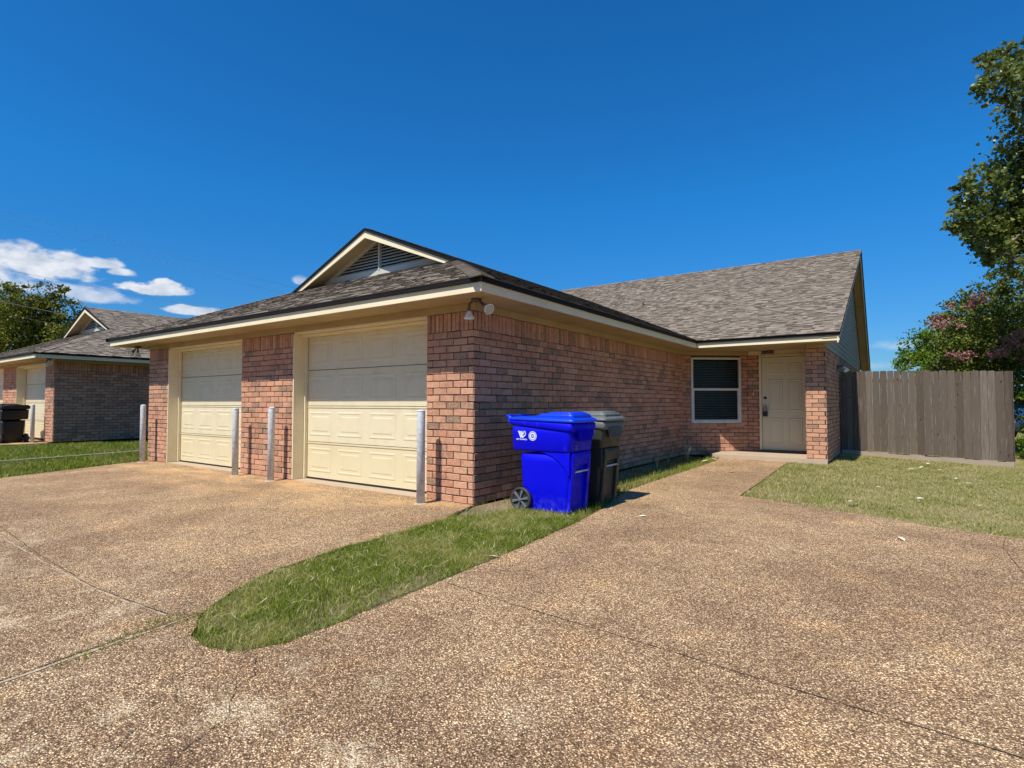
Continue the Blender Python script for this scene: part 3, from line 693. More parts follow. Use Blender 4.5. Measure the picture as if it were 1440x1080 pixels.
# grassed earth sheets
isl = sheet('island_soil', ISL + [(0.02, 7.2)], -.018, SOILB)
lawn_poly = LAWN_EDGE[:-1] + [(22, 1.38), (22, 30), (2.76, 30), (2.76, 7.12), (2.78, 6.98)]
# sloping lawn as a grid
bm = bmesh.new(); xs = [2.0 + .25 * i for i in range(81)]; ys = [1.2 + .25 * i for i in range(100)]
gv_ = [[bm.verts.new((x, y, -.022 + lz(x, y))) for x in xs] for y in ys]
for j in range(len(ys) - 1):
    for i in range(len(xs) - 1): bm.faces.new((gv_[j][i], gv_[j][i + 1], gv_[j + 1][i + 1], gv_[j + 1][i]))
me = bpy.data.meshes.new('lawn_soil'); bm.to_mesh(me); bm.free(); me.materials.append(SOILD); o = bpy.data.objects.new('lawn_soil', me); C.objects.link(o); o['kind'] = 'structure'
LEFT_POLY = [(-8.36, 9), (-8.36, .26)] + LEFT_EDGE[1:6] + [(-15.4, -6), (-15.25, .2), (-14.95, .3), (-14.95, 9)]
sheet('verge_soil', LEFT_POLY, -.02, SOILG)
sheet('neighbour_driveway', [(-15.4, -30), (-15.3, .52), (-45, .52), (-45, -30)], .035, AGG, .1)
kb = MB(); kb.obox((-9.95, -3.6, -.03), (-1.05, 6.4, 0), (.16, .03, 0), (0, 0, .062)); k_ = kb.build('kerb', KERB, None, .01); k_['kind'] = 'structure'

# joints and cracks in the concrete
def strip(name, pts, w, mat, jit=.01, z=.0035, sub=.06, wj=.5):
    P = [Vector((*p, z)) for p in pts]; Q = []
    for a, b in zip(P, P[1:]):
        k = max(1, int((b - a).length / sub)); Q += [a + (b - a) * (i / k) for i in range(k)]
    Q.append(P[-1]); mb = MB(); prev = None; off = 0
    for i, q in enumerate(Q):
        d = (Q[min(i + 1, len(Q) - 1)] - Q[max(i - 1, 0)]).normalized(); n = Vector((-d.y, d.x, 0)); off = off * .7 + random.uniform(-jit, jit)
        ww = w * (1 - wj * random.random()); cur = (q + n * (off - ww / 2), q + n * (off + ww / 2))
        if prev: mb.face([prev[0], cur[0], cur[1], prev[1]])
        prev = cur
    o = mb.build(name, mat, drive); o['kind'] = 'structure'; return o
strip('joint', [(-8, -3.30), (-2.84, -3.357), (-1.34, -3.45), (-.18, -3.487), (.70, -3.42)], .007, CRACK, .0025, .0036, .05, .8)
strip('joint', [(-8, -3.32), (-.18, -3.507), (.70, -3.44)], .016, JPALE, .006, .0024, .05, .9)
strip('joint', [(1.4, -4.75), (.901, -4.142), (.83, -3.7), (.80, -3.32)], .010, CRACK, .003, .0037, .05, .8)
strip('joint', [(1.43, -4.75), (.93, -4.142), (.86, -3.7), (.83, -3.35)], .026, JPALE, .006, .0025, .05, .8)
strip('joint', [(1.56, -2.17), (2.113, -2.234), (2.855, -2.28), (3.516, -2.341), (8, -2.65)], .0075, CRACK, .0013, .0038, .05, .8)
strip('joint', [(4.62, 1.40), (4.557, 1.0), (4.57, .1), (4.6, -6)], .005, CRACK, .002, .0036, .05, .9)
strip('joint', [(-7.6, -.52), (-.1, -.58), (.15, -.55)], .010, JPALE, .004, .0024)
strip('joint', [(-4.2, -.3), (-4.25, -3.3)], .004, CRACK, .002, .0036, .05, .9)
strip('joint', [(.96, 2.2), (1.6, 2.28), (2.26, 2.34)], .005, CRACK, .002, .0036, .05, .9)
strip('crack', [(1.30, -3.52), (1.42, -3.62), (1.46, -3.72), (1.66, -3.80), (1.72, -3.95), (1.95, -4.2)], .0042, CRACK, .006, .0041, .02, .95)
strip('crack', [(1.52, -3.40), (1.70, -3.52), (1.74, -3.62), (1.92, -3.74), (1.98, -3.92), (2.1, -4.05), (2.3, -4.4)], .0045, CRACK, .006, .0042, .02, .95)
strip('edge_silt', [(1.515, -2.9), (1.49, -2.0), (1.44, -1.1), (1.37, -.2), (1.27, .6)], .022, CRACK, .008, .0026, .05, .9)
strip('edge_silt', [(.36, -2.2), (.33, -1.3), (.30, -.78), (.15, -.42), (.04, -.06)], .035, CRACK, .01, .0028, .05, .8)

# ------------------------------------------------------------------ grass
def inside(px, py, poly):
    c = np.zeros(len(px), bool); n = len(poly)
    for i in range(n):
        x0, y0 = poly[i]; x1, y1 = poly[(i + 1) % n]
        if y0 == y1: continue
        k = ((y0 > py) != (y1 > py)) & (px < (x1 - x0) * (py - y0) / (y1 - y0) + x0); c ^= k
    return c
def blades(name, poly, count, h, w, mat, zf=None, z0=-.02, lean=.5, keep=None, hvar=None, tag_=None, spill=.008):
    poly = [tuple(p) for p in poly]; P = np.array(poly); lo, hi = P.min(0), P.max(0); area_box = np.prod(hi - lo)
    xs = NP.uniform(lo[0], hi[0], count * 3); ys = NP.uniform(lo[1], hi[1], count * 3)
    m = inside(xs, ys, poly)
    if keep is not None: m &= NP.random(len(xs)) < keep(xs, ys)
    xs, ys = xs[m][:count], ys[m][:count]; n = len(xs)
    if spill: xs = xs + NP.normal(size=n) * spill; ys = ys + NP.normal(size=n) * spill
    z = np.full(n, z0) + (zf(xs, ys) if zf else 0)
    H = h * NP.uniform(.45, 1.15, n)
    if hvar is not None: H = H * hvar(xs, ys)
    Wd = w * NP.uniform(.6, 1.3, n); th = NP.uniform(0, 2 * math.pi, n); ph = NP.uniform(0, 2 * math.pi, n); ln = H * NP.uniform(.05, lean * 2, n)
    dx, dy = np.cos(th), np.sin(th); lx, ly = np.cos(ph) * ln, np.sin(ph) * ln
    V = np.zeros((n, 5, 3)); b = np.stack([xs, ys, z], 1)
    V[:, 0] = b + np.stack([-dx * Wd / 2, -dy * Wd / 2, 0 * H], 1); V[:, 1] = b + np.stack([dx * Wd / 2, dy * Wd / 2, 0 * H], 1)
    mid = b + np.stack([lx * .35, ly * .35, H * .6], 1)
    V[:, 2] = mid + np.stack([dx * Wd * .4, dy * Wd * .4, 0 * H], 1); V[:, 3] = mid - np.stack([dx * Wd * .4, dy * Wd * .4, 0 * H], 1)
    V[:, 4] = b + np.stack([lx, ly, H * .95], 1)
    base = np.arange(n)[:, None] * 5
    loops = np.concatenate([base + np.array([0, 1, 2, 3]), base + np.array([3, 2, 4])], 1).reshape(-1)
    starts = (np.arange(n)[:, None] * 7 + np.array([0, 4])).reshape(-1); tot = np.tile([4, 3], n)
    me = bpy.data.meshes.new(name); me.vertices.add(n * 5); me.vertices.foreach_set('co', V.reshape(-1).astype(np.float32))
    me.loops.add(n * 7); me.loops.foreach_set('vertex_index', loops.astype(np.int32)); me.polygons.add(n * 2)
    me.polygons.foreach_set('loop_start', starts.astype(np.int32)); me.polygons.foreach_set('loop_total', tot.astype(np.int32))
    at_ = me.attributes.new('rnd', 'FLOAT', 'FACE'); at_.data.foreach_set('value', np.repeat(NP.random(n), 2).astype(np.float32))
    me.update(calc_edges=True); me.validate(); me.materials.append(mat)
    o = bpy.data.objects.new(name, me); C.objects.link(o)
    if tag_: tag(o, *tag_)
    return o
def wob(x, y, f=3.0): return .5 + .25 * (np.sin(x * f + 1.3) * np.cos(y * f * 1.3) + np.sin(x * f * 2.1 + y * f * 1.7))
front = [p for p in ISL if p[1] < -.0] + [(1.36, .0), (.0, .0)]
back = [(0.02, .0)] + [p for p in ISL if p[1] >= 0] + [(.03, 7.1)]
blades('island_grass', front, 64000, .050, .0033, GRASS_ISL, None, -.018, .95,
       keep=lambda x, y: np.clip(1.0 - 1.4 * np.exp(-((x - .15) ** 2 + (y + .25) ** 2) / .22) - .35 * (wob(x, y, 5) > .62) * (y < -1) - .75 * np.exp(-((x - 1.42) ** 2 / .03 + (y + 2.45) ** 2 / .25)), .02, 1), hvar=lambda x, y: .8 + .7 * np.clip((y + 2.2) / 2, 0, 1),
       tag_=('green grass island with a rounded tip between the two driveways', 'grass', None, 'stuff'))
blades('border_grass', back, 11000, .085, .0055, GRASS_LUSH, None, -.02, .5, keep=lambda x, y: np.clip(.15 + 1.0 * (x - .5), .05, 1),
       tag_=('narrow strip of grass between the long brick side wall and the path', 'grass', None, 'stuff'))
lz_np = lambda x, y: -.10 * np.clip((x - 3.0) / 2.6, 0, 1) * np.clip((y - 1.6) / 7.5, 0, 1)
near_lawn = [(2.30, 6.98), (2.13, 6.85)] + LAWN_EDGE[2:11] + [(8.5, 9.6), (2.80, 9.66), (2.80, 7.0)]
blades('front_lawn_grass', near_lawn, 70000, .034, .0050, GRASS_DRY, lz_np, -.024, .9, keep=lambda x, y: np.clip(.55 + .6 * wob(x, y, 2.2) - .45 * (x > 4.6) * (y > 3.2) * wob(x, y, 4), .1, 1), hvar=lambda x, y: 1.5 - .6 * np.clip((x - 2.2) / 1.5, 0, 1),
       tag_=('sunlit patchy dry lawn in front of the wooden fence', 'lawn', None, 'stuff'))
blades('back_lawn_grass', [(5.9, 9.8), (20, 9.8), (20, 26), (5.9, 26)], 9000, .12, .02, GRASS_LUSH, None, -.12, .5, tag_=('green grass beyond the right end of the wooden fence', 'grass', None, 'stuff'))
blades('verge_grass', [(-8.42, 6), (-8.40, .3)] + [(x - .03, y) for x, y in LEFT_EDGE[1:5]] + [(-6.9, -4), (-15.3, -4), (-15.2, .15), (-14.9, .3), (-14.9, 6)], 90000, .085, .009, GRASS_LUSH, None, -.02, .5,
       keep=lambda x, y: np.where(np.abs((x + 9.90) + (y + 3.6) * .164) < .24, 0, np.where(y > 1.5, .35, 1)) * np.where(x > -13, 1, .8),
       tag_=('lush green grass verge between the two houses', 'grass', None, 'stuff'))
blades('joint_weeds', [(.70, -3.50), (.80, -3.28), (.90, -3.28), (.88, -3.55), (.98, -3.95), (.93, -4.0)], 350, .022, .004, GRASS_LUSH, None, 0, .9, tag_=('low weeds growing in the driveway joint at the tip of the grass island', 'weeds', None, 'stuff'))
blades('apron_weeds', [(-3.3, -.06), (-.9, -.10), (-.9, -.16), (-3.3, -.13)], 120, .022, .004, GRASS_LUSH, None, 0, .9, keep=lambda x, y: (wob(x, y, 9) > .75) * 1.0, tag_=('sparse weed tufts in front of the right garage door', 'weeds', None, 'stuff'))
# long straw blades over the island
sm = MB()
for i in range(150):
    while True:
        x, y = random.uniform(.2, 1.5), random.uniform(-3.3, 0)
        if inside(np.array([x]), np.array([y]), front)[0]: break
    th = random.uniform(0, 6.28); Ln = random.uniform(.05, .13); z0 = random.uniform(.02, .05); dx, dy = math.cos(th) * Ln, math.sin(th) * Ln; bend = random.uniform(-.03, .03); w = .0022
    pts = [(x, y, z0), (x + dx * .5 - dy * .15, y + dy * .5 + dx * .15, z0 + random.uniform(.0, .025)), (x + dx, y + dy, z0 + random.uniform(-.01, .01))]
    for a, b in zip(pts, pts[1:]):
        sm.face([(a[0] - dy / Ln * w, a[1] + dx / Ln * w, a[2]), (a[0] + dy / Ln * w, a[1] - dx / Ln * w, a[2]), (b[0] + dy / Ln * w * .5, b[1] - dx / Ln * w * .5, b[2]), (b[0] - dy / Ln * w * .5, b[1] + dx / Ln * w * .5, b[2])], random.random())
STRAW = m_leaf('straw', [(0, (.34, .29, .15)), (.5, (.50, .44, .26)), (1, (.66, .60, .42))], .2, .6)
tag(sm.build('straw', STRAW), 'pale dry straw blades lying over the grass island', 'straw', None, 'stuff')

# ------------------------------------------------------------------ bollards
def make_bollard(label):
    t = empty('bollard', (0, 0, 0), label, 'bollard', 'grey steel bollards by the garage doors')
    b = MB(); b.lathe((0, 0, -.05), (0, 0, 1), [(0, .047), (1.08, .047), (1.088, .045)], 24); b.build('post', GALV, t)
    b = MB(); b.lathe((0, 0, 1.0385), (0, 0, 1), [(0, .0475), (.004, .049), (.01, .046), (.02, .030), (.024, .008)], 24); b.build('cap', GALV, t)
    b = MB(); b.lathe((0, 0, -.01), (0, 0, 1), [(0, .085), (.014, .078), (.022, .052)], 18); b.build('footing', APRON, t)
    return t
bol0 = make_bollard('grey steel bollard nearest the camera, in front of the corner pier')
def unproj(u, v, z=0.0):
    d = FW + RT * ((u - 720) / FPX) + UP * ((540 - v) / FPX); return CAM + d * ((z - CAM.z) / d.z)
spots = [((-.525, -.29), None, 1.0), ((-3.615, -.24), 'grey steel bollard in front of the middle pier, on the right garage door\'s side', 1.015),
         ((-4.60, -.24), 'grey steel bollard in front of the left garage door\'s right edge', 1.0), ((-7.98, -.24), 'grey steel bollard in front of the far left pier, by the grass verge', 1.04)]
for i, ((x, y), lb, sc) in enumerate(spots):
    o = bol0 if i == 0 else copy_tree(bol0); o.location = (x, y, 0); o.rotation_euler.z = i * 1.7
    o.rotation_euler.x = (0, .004, -.006, .003)[i]; o.scale.z = sc
    if lb: o['label'] = lb
o = copy_tree(bol0); o.location = (-15.62, -.02, .04); o['label'] = 'bollard by the neighbouring house, right of the black bin'
o = copy_tree(bol0); o.location = (-18.6, 0, .04); o['label'] = 'bollard by the neighbouring house, in front of its middle pier'

# ------------------------------------------------------------------ wheeled bins
def ring_loft(mb, rings, cap0=True, cap1=True):
    n = len(rings[0]); vs = [p for r in rings for p in r]; fs = []
    for i in range(len(rings) - 1):
        for k in range(n): fs.append((i * n + k, i * n + (k + 1) % n, (i + 1) * n + (k + 1) % n, (i + 1) * n + k))
    if cap0: fs.append(tuple(range(n))[::-1])
    if cap1: fs.append(tuple(range(len(vs) - n, len(vs))))
    mb.mesh(vs, fs, .5, True)
def rr(x0, x1, hy, z, rad, tilt=0.0, n=5, y0=None):
    """rounded rectangle ring; tilt = extra height gained from x0 to x1"""
    out = []; y0 = -hy if y0 is None else y0
    for cx, cy, a0 in ((x1 - rad, hy - rad, 0), (x0 + rad, hy - rad, 90), (x0 + rad, y0 + rad, 180), (x1 - rad, y0 + rad, 270)):
        for k in range(n + 1):
            a = math.radians(a0 + 90 * k / n); x = cx + rad * math.cos(a); out.append((x, cy + rad * math.sin(a), z + tilt * (x - x0) / (x1 - x0)))
    return out
def make_bin(label, body, lid, grill=False, rim=None):
    """origin on the ground under the handle; x runs from the handle (back) to the front"""
    t = empty('wheeled_bin', (0, 0, 0), label, 'bin')
    b = MB()   # lower body, waist, wide upper box
    ring_loft(b, [rr(.20, .715, .215, .012, .05), rr(.185, .725, .22, .03, .05), rr(.172, .745, .235, .30, .05), rr(.165, .762, .25, .52, .05), rr(.165, .765, .255, .60, .06)], True, True)
    bo = b.build('body', body, t)
    # side and front cheeks: curved arch where the lower body meets the box
    b = MB()
    ring_loft(b, [rr(.098, .775, .272, .632, .035), rr(.085, .785, .285, .650, .035), rr(.085, .795, .292, .82, .035), rr(.085, .80, .295, .885, .035)])
    up = b.build('upper_body', body, t)
    for sy in (-1, 1):
        pr_ = [(.36, .632), (.775, .632), (.775, .60), (.770, .40), (.752, .42), (.72, .475), (.66, .535), (.58, .585), (.48, .618)]
        y0 = .222 * sy; o_ = [Vector((x, y0, z)) for x, z in pr_]
        b = MB(); b.extrude(o_, (0, .046 * sy, 0)); b.build('gusset', body, t, .004)
    b = MB()   # rim, falling toward the front
    ring_loft(b, [rr(.07, .815, .302, .905, .04, -.065), rr(.05, .828, .314, .925, .045, -.065), rr(.05, .832, .316, .95, .045, -.03), rr(.06, .82, .30, .962, .045, -.03)], True, True)
    b.build('rim', rim or body, t)
    # lid with stepped raised top
    b = MB()
    ring_loft(b, [rr(.05, .85, .322, .958, .05, -.022), rr(.045, .856, .326, .972, .05, -.022), rr(.06, .84, .312, .985, .05, -.015), rr(.10, .80, .275, .992, .05)])
    ring_loft(b, [rr(.30, .815, .255, .985, .05), rr(.40, .80, .235, 1.022, .05), rr(.42, .78, .22, 1.026, .05)])
    ring_loft(b, [rr(.46, .79, .215, 1.02, .05), rr(.49, .765, .195, 1.040, .05), rr(.51, .75, .18, 1.042, .05)])
    ld = b.build('lid', lid, t)
    b = MB(); b.tube([(.075, -.25, .955), (.03, -.25, .985), (-.012, -.235, .995), (-.012, .235, .995), (.03, .25, .985), (.075, .25, .955)], .017, 10); b.build('handle', lid, t)
    b = MB()
    for y in (-.26, -.09, .09, .26): b.box(.02, .09, y - .012, y + .012, .93, .985)
    b.build('hinge', lid, t, .004)
    # front: recessed panel with lift bar
    b = MB()
    pr2 = [(.716, .03), (.742, .30), (.762, .52), (.766, .60)]
    for y0, y1 in ((-.225, -.155), (.155, .225)):
        b.extrude([(x, y0, z) for x, z in pr2] + [(x + .035, y0, z) for x, z in pr2[::-1]], (0, y1 - y0, 0))
    b.extrude([(.766, -.225, .60), (.790, -.225, .632), (.80, -.225, .60), (.79, -.225, .50), (.762, -.225, .50)], (0, .45, 0))
    b.build('front_frame', body, t, .006)
    b = MB(); b.tube([(.785, -.16, .435), (.785, .16, .435)], .010, 10); b.build('lift_bar', GALV if not grill else GALV, t)
    b = MB()   # ribbed grab flange below the rim
    b.extrude([(.822, -.20, .865), (.822, .20, .865), (.812, .13, .745), (.812, -.13, .745)], (.020, 0, 0))
    for k in range(9):
        y = -.16 + k * .04; zz = .752 if abs(y) < .13 else .79
        b.extrude([(.842, y - .006, zz), (.842, y + .006, zz), (.842, y + .006, .86), (.842, y - .006, .86)], (.018, 0, 0))
    b.build('grab_flange', rim or body, t, .002)
    for sy in (-1, 1):
        w = MB(); y = .272 * sy; w.lathe((.195, y - .028 * sy, .122), (0, sy, 0), [(0, .108), (.006, .124), (.05, .124), (.056, .116), (.056, .102), (.040, .100), (.040, .02)], 32)
        wh = w.build('wheel', TYRE, t)
        r_ = MB(); yy = y + .030 * sy
        r_.lathe((.195, y + .022 * sy, .118), (0, sy, 0), [(0, .02), (.014, .02), (.018, .012)], 16)
        for k in range(6):
            a = k * math.pi / 3 + .25; ca, sa = math.cos(a), math.sin(a); P0 = Vector((.195 + ca * .012, y + .022 * sy, .118 + sa * .012))
            d1 = Vector((ca, 0, sa)); d2 = Vector((-sa, 0, ca))
            r_.mesh([P0 - d2 * .008, P0 + d2 * .008, P0 + d1 * .090 + d2 * .018, P0 + d1 * .090 - d2 * .018, P0 - d2 * .003 + Vector((0, .014 * sy, 0)), P0 + d2 * .003 + Vector((0, .014 * sy, 0)), P0 + d1 * .090 + d2 * .012 + Vector((0, .012 * sy, 0)), P0 + d1 * .090 - d2 * .012 + Vector((0, .012 * sy, 0))],
                    [(0, 1, 2, 3), (4, 7, 6, 5), (0, 4, 5, 1), (1, 5, 6, 2), (2, 6, 7, 3), (3, 7, 4, 0)])
        r_.lathe((.195, y + .0281 * sy, .118), (0, sy, 0), [(0, .090), (.006, .090), (.008, .084), (.002, .082)], 32) if False else None
        r_.build('rim', HUB, wh)
    b = MB(); b.tube([(.195, -.24, .118), (.195, .24, .118)], .012, 10); b.build('axle', GALV, t)
    return t
def text_mesh(txt, size, loc, mat, parent, name='lettering', rot=(math.pi / 2, 0, 0), bold=0.0, depth=.0006, spx=1.0):
    cu = bpy.data.curves.new(name, 'FONT'); cu.body = txt; cu.size = size; cu.align_x = 'CENTER'; cu.align_y = 'CENTER'; cu.extrude = depth; cu.offset = bold; cu.space_character = spx
    tmp = bpy.data.objects.new('t', cu); C.objects.link(tmp); bpy.context.view_layer.update()
    me = bpy.data.meshes.new_from_object(tmp.evaluated_get(bpy.context.evaluated_depsgraph_get())); bpy.data.objects.remove(tmp)
    me.materials.clear(); me.materials.append(mat); o = bpy.data.objects.new(name, me); C.objects.link(o); o.parent = parent; o.location = loc; o.rotation_euler = rot; return o
blue = make_bin('bright blue wheeled recycling bin with white emblems beside the brick corner', BLUE, BLUEL)
blue.location = (.43, .272, 0); blue.scale.y = .86
yS = -.2935
# heart-shaped W mark and a round seal on the side
w = MB()
def bar(pts, wd, y=yS - .0012, z0=0):
    P = [Vector((x, y, z)) for x, z in pts]
    for a, b in zip(P, P[1:]):
        d = (b - a).normalized(); n = Vector((-d.z, 0, d.x)) * wd / 2; a2 = a - d * wd * .2; b2 = b + d * wd * .2
        w.extrude([a2 - n, b2 - n, b2 + n, a2 + n], (0, .001, 0))
bar([(.178, .835), (.205, .772)], .013, yS - .0016); bar([(.198, .835), (.228, .772)], .013, yS - .0019); bar([(.168, .838), (.188, .838)], .005, yS - .0022)
bar([(.205, .772), (.217, .800)], .010, yS - .0023); bar([(.228, .772), (.262, .802), (.264, .826), (.250, .838), (.238, .828), (.230, .805)], .010, yS - .0026); bar([(.218, .838), (.232, .80)], .009, yS - .003)
w.build('emblem', DECAL, blue.children[1] if blue.children[1].name.startswith('upper_body') else blue)
ub = [c for c in blue.children if c.name.startswith('upper_body')][0]
w = MB(); bar([(.237, .806), (.246, .822)], .007, yS - .0034); w.build('emblem_leaf', DECALG, ub)
text_mesh('CITY OF WACO', .0185, (.214, yS - .001, .752), DECAL, ub, 'lettering', bold=.0006, spx=1.0)
w = MB()
for k in range(48):
    a0, a1 = 2 * math.pi * k / 48, 2 * math.pi * (k + 1) / 48
    for r0, r1 in ((.045, .049), (.022, .033)):
        w.face([(.352 + r * math.cos(a), yS - .0012, .792 + r * math.sin(a)) for r, a in ((r0, a0), (r1, a0), (r1, a1), (r0, a1))])
    if k % 3 != 2: w.face([(.352 + r * math.cos(a), yS - .0012, .792 + r * math.sin(a)) for r, a in ((.036, a0), (.042, a0), (.042, a1), (.036, a1))])
for zz in (-.008, 0, .008): bar([(.338, .792 + zz), (.366, .792 + zz + .003)], .004)
w.build('round_seal', DECAL, ub)
w = MB()
for i, zz in enumerate((.700, .672)):
    for k in range(4): w.box(.791 + .001 * (i == 0) + .0, .7945, -.17 + k * .018, -.158 + k * .018, zz - .008, zz + .008)
w.build('front_marking', GREYL, ub)
grey = make_bin('dark grey wheeled bin behind the blue bin against the side wall', GREY, GREYL, True, GREYL); grey.location = (.45, .96, 0); grey.scale.y = .88
black = make_bin('black wheeled bin standing in front of the neighbouring house', BLACKP, BLACKP, True); black.location = (-15.95, -.28, .02); black.rotation_euler.z = math.pi + .12; black.scale = (1.05, 1.05, 1.05)

# ------------------------------------------------------------------ fence
fe = empty('wooden_fence', (2.8, 9.7, 0), 'weathered brown vertical picket fence joining the house on the right', 'fence')
def fz(x): return -.012 - .040 * max(0, x - 3.1)
p = MB(); x = 2.80; FX1 = 5.70
while x < FX1 - .05:
    w_ = random.uniform(.118, .138); g_ = random.uniform(.0012, .0045); zb = .10 + fz(x) + random.uniform(-.004, .004) - .0; zt = 1.845 - .030 * max(0, x - 3.1) + random.uniform(-.012, .012)
    y = 9.70 + random.uniform(-.013, .013); r = random.random(); x1 = min(x + w_, FX1)
    n = 9; L_ = []; R_ = []
    for k in range(n):
        zz = zb + (zt - zb) * k / (n - 1); e = random.uniform(-.0012, .0012) if 0 < k else 0; L_.append((x + random.uniform(0, .0012), zz)); R_.append((x1 - g_ + e, zz))
    L_[-1] = (x + .004, zt - .012); R_[-1] = (x1 - g_ - .004, zt - .010)
    outl = L_ + [(x + .02, zt), (x1 - g_ - .02, zt + .002)] + R_[::-1]
    o_ = [Vector((a, y, b)) for a, b in outl][::-1]; p.extrude(o_, (random.uniform(-.001, .001), .016, 0), r); x = x1
p_ = p.build('picket_panel', WOOD, fe); p_.location = (-2.8, -9.7, 0)
def add(mb, name, mat, bevel=0):
    o = mb.build(name, mat, fe, bevel); o.location = (-2.8, -9.7, 0); return o
q = MB(); q.extrude([(2.8, 9.712, .085), (5.70, 9.712, .085 + fz(5.7) + .012), (5.70, 9.712, -.13), (2.8, 9.712, -.06)], (0, .035, 0)); add(q, 'rot_board', ROTB)
for z in (.35, 1.0, 1.6):
    q = MB(); q.extrude([(2.8, 9.725, z), (5.70, 9.725, z - .08), (5.70, 9.725, z - .0), (2.8, 9.725, z + .08)], (0, .04, 0), .4); add(q, 'rail', WOOD)
for x in (2.86, 4.3, 5.64):
    q = MB(); q.box(x - .045, x + .045, 9.768, 9.86, -.2, 1.78 - .03 * (x - 2.8), .6); add(q, 'post', WOOD)
# side run going back from the right corner
rt_ = MB(); y = 9.73
while y < 17:
    wv = random.uniform(.13, .15); zt = 1.76 + random.uniform(-.01, .01); rt_.box(5.705, 5.722, y, y + wv - .005, -.02, zt, random.random()); y += wv
add(rt_, 'picket_panel', WOOD)

# ------------------------------------------------------------------ trees
def leaf_cloud(name, clusters, nleaf, size, mat, parent, spread=.32, flat=1.0, droop=0.0, aspect=.6):
    """clusters: (centre, radius); twig tufts scattered through every cluster"""
    pts = []; tw = []
    vol = np.array([r ** 2.4 for _, r in clusters]); vol /= vol.sum()
    per = 30; nt = max(1, nleaf // per)
    idx = NP.choice(len(clusters), nt, p=vol)
    d = NP.normal(size=(nt, 3)); d /= np.linalg.norm(d, axis=1)[:, None]; rad = NP.random(nt) ** .38
    cen = np.array([list(c) for c, _ in clusters])[idx]; rr_ = np.array([r for _, r in clusters])[idx]
    tuft = cen + d * (rad * rr_)[:, None] * np.array([1, 1, flat])
    n = nt * per; c = np.repeat(tuft, per, 0) + NP.normal(size=(n, 3)) * (np.repeat(rr_, per) * spread * .5)[:, None] * np.array([1, 1, .7])
    a = NP.normal(size=(n, 3)); a[:, 2] -= droop; a /= np.linalg.norm(a, axis=1)[:, None]
    b = np.cross(a, NP.normal(size=(n, 3)) + np.array([0, 0, .6])); b /= np.linalg.norm(b, axis=1)[:, None]
    nn_ = np.cross(a, b)
    L_ = (size * NP.uniform(.6, 1.25, n))[:, None]; Wd = L_ * aspect
    V = np.zeros((n, 6, 3)); V[:, 0] = c; V[:, 1] = c + a * L_ * .35 + b * Wd * .5 + nn_ * L_ * .08; V[:, 2] = c + a * L_ * .75 + b * Wd * .38 + nn_ * L_ * .05; V[:, 3] = c + a * L_; V[:, 4] = c + a * L_ * .75 - b * Wd * .38 + nn_ * L_ * .05; V[:, 5] = c + a * L_ * .35 - b * Wd * .5 + nn_ * L_ * .08
    base = np.arange(n)[:, None] * 6; loops = np.concatenate([base + np.array([0, 1, 2, 3]), base + np.array([0, 3, 4, 5])], 1).reshape(-1)
    me = bpy.data.meshes.new(name); me.vertices.add(n * 6); me.vertices.foreach_set('co', V.reshape(-1).astype(np.float32)); me.loops.add(n * 8); me.loops.foreach_set('vertex_index', loops.astype(np.int32))
    me.polygons.add(n * 2); me.polygons.foreach_set('loop_start', (np.arange(n * 2) * 4).astype(np.int32)); me.polygons.foreach_set('loop_total', np.full(n * 2, 4, np.int32))
    at_ = me.attributes.new('rnd', 'FLOAT', 'FACE'); rv = np.clip(np.repeat(NP.random(nt), per) * .5 + NP.random(n) * .5, 0, 1); at_.data.foreach_set('value', np.repeat(rv, 2).astype(np.float32))
    me.update(calc_edges=True); me.materials.append(mat); o = bpy.data.objects.new(name, me); C.objects.link(o); o.parent = parent
    o.location = -parent.location
    return o, tuft
def trunk(parent, base, fork, clusters, r0, mat, tufts=(), every=9, tw=.008):
    mb = MB(); base, fork = Vector(base), Vector(fork)
    mid = (base + fork) / 2 + Vector((random.uniform(-.1, .1), random.uniform(-.1, .1), 0)); mb.tube([base - Vector((0, 0, .2)), base + Vector((0, 0, .15)), mid, fork], [r0 * 1.35, r0, r0 * .85, r0 * .7], 10)
    nodes = [(fork, r0 * .62)]
    for c, r in sorted(clusters, key=lambda q_: (Vector(q_[0]) - fork).length):
        c = Vector(c) + Vector((random.uniform(-.1, .1), random.uniform(-.1, .1), random.uniform(-.1, .1))) * r
        p, rp = min(nodes, key=lambda q_: (q_[0] - c).length + .35 * (q_[0] - fork).length)
        L0 = (c - p).length; k1 = p.lerp(c, .33) + Vector((random.uniform(-.1, .1), random.uniform(-.1, .1), .08)) * L0; k2 = p.lerp(c, .68) + Vector((random.uniform(-.1, .1), random.uniform(-.1, .1), .05)) * L0
        rc = max(rp * .55, tw * 1.6); mb.tube([p, k1, k2, c], [rp * .8, rp * .7, rp * .6, rc], 7); nodes.append((c, rc))
    cc = [Vector(c) for c, _ in clusters]
    for t_ in tufts[::every]:
        t_ = Vector(t_); k = min(cc, key=lambda q_: (q_ - t_).length); s = k.lerp(t_, .0); mm = s.lerp(t_, .5) + Vector((0, 0, -.05)); mb.tube([s, mm, t_], [tw * 2.2, tw * 1.5, tw * .6], 5, False)
    o = mb.build('trunk', mat, parent); o.location = -parent.location; return o
def tree(name, label, base, fork_h, cl, nleaf, size, leaf, bark, r0, **kw):
    t = empty(name, base, label, 'tree'); ev = kw.pop('every', 9); tw = kw.pop('tw', .008)
    cr, tf = leaf_cloud('crown', cl, nleaf, size, leaf, t, **kw)
    trunk(t, base, (base[0], base[1], fork_h), cl, r0, bark, tf, ev, tw); return t, tf, cl
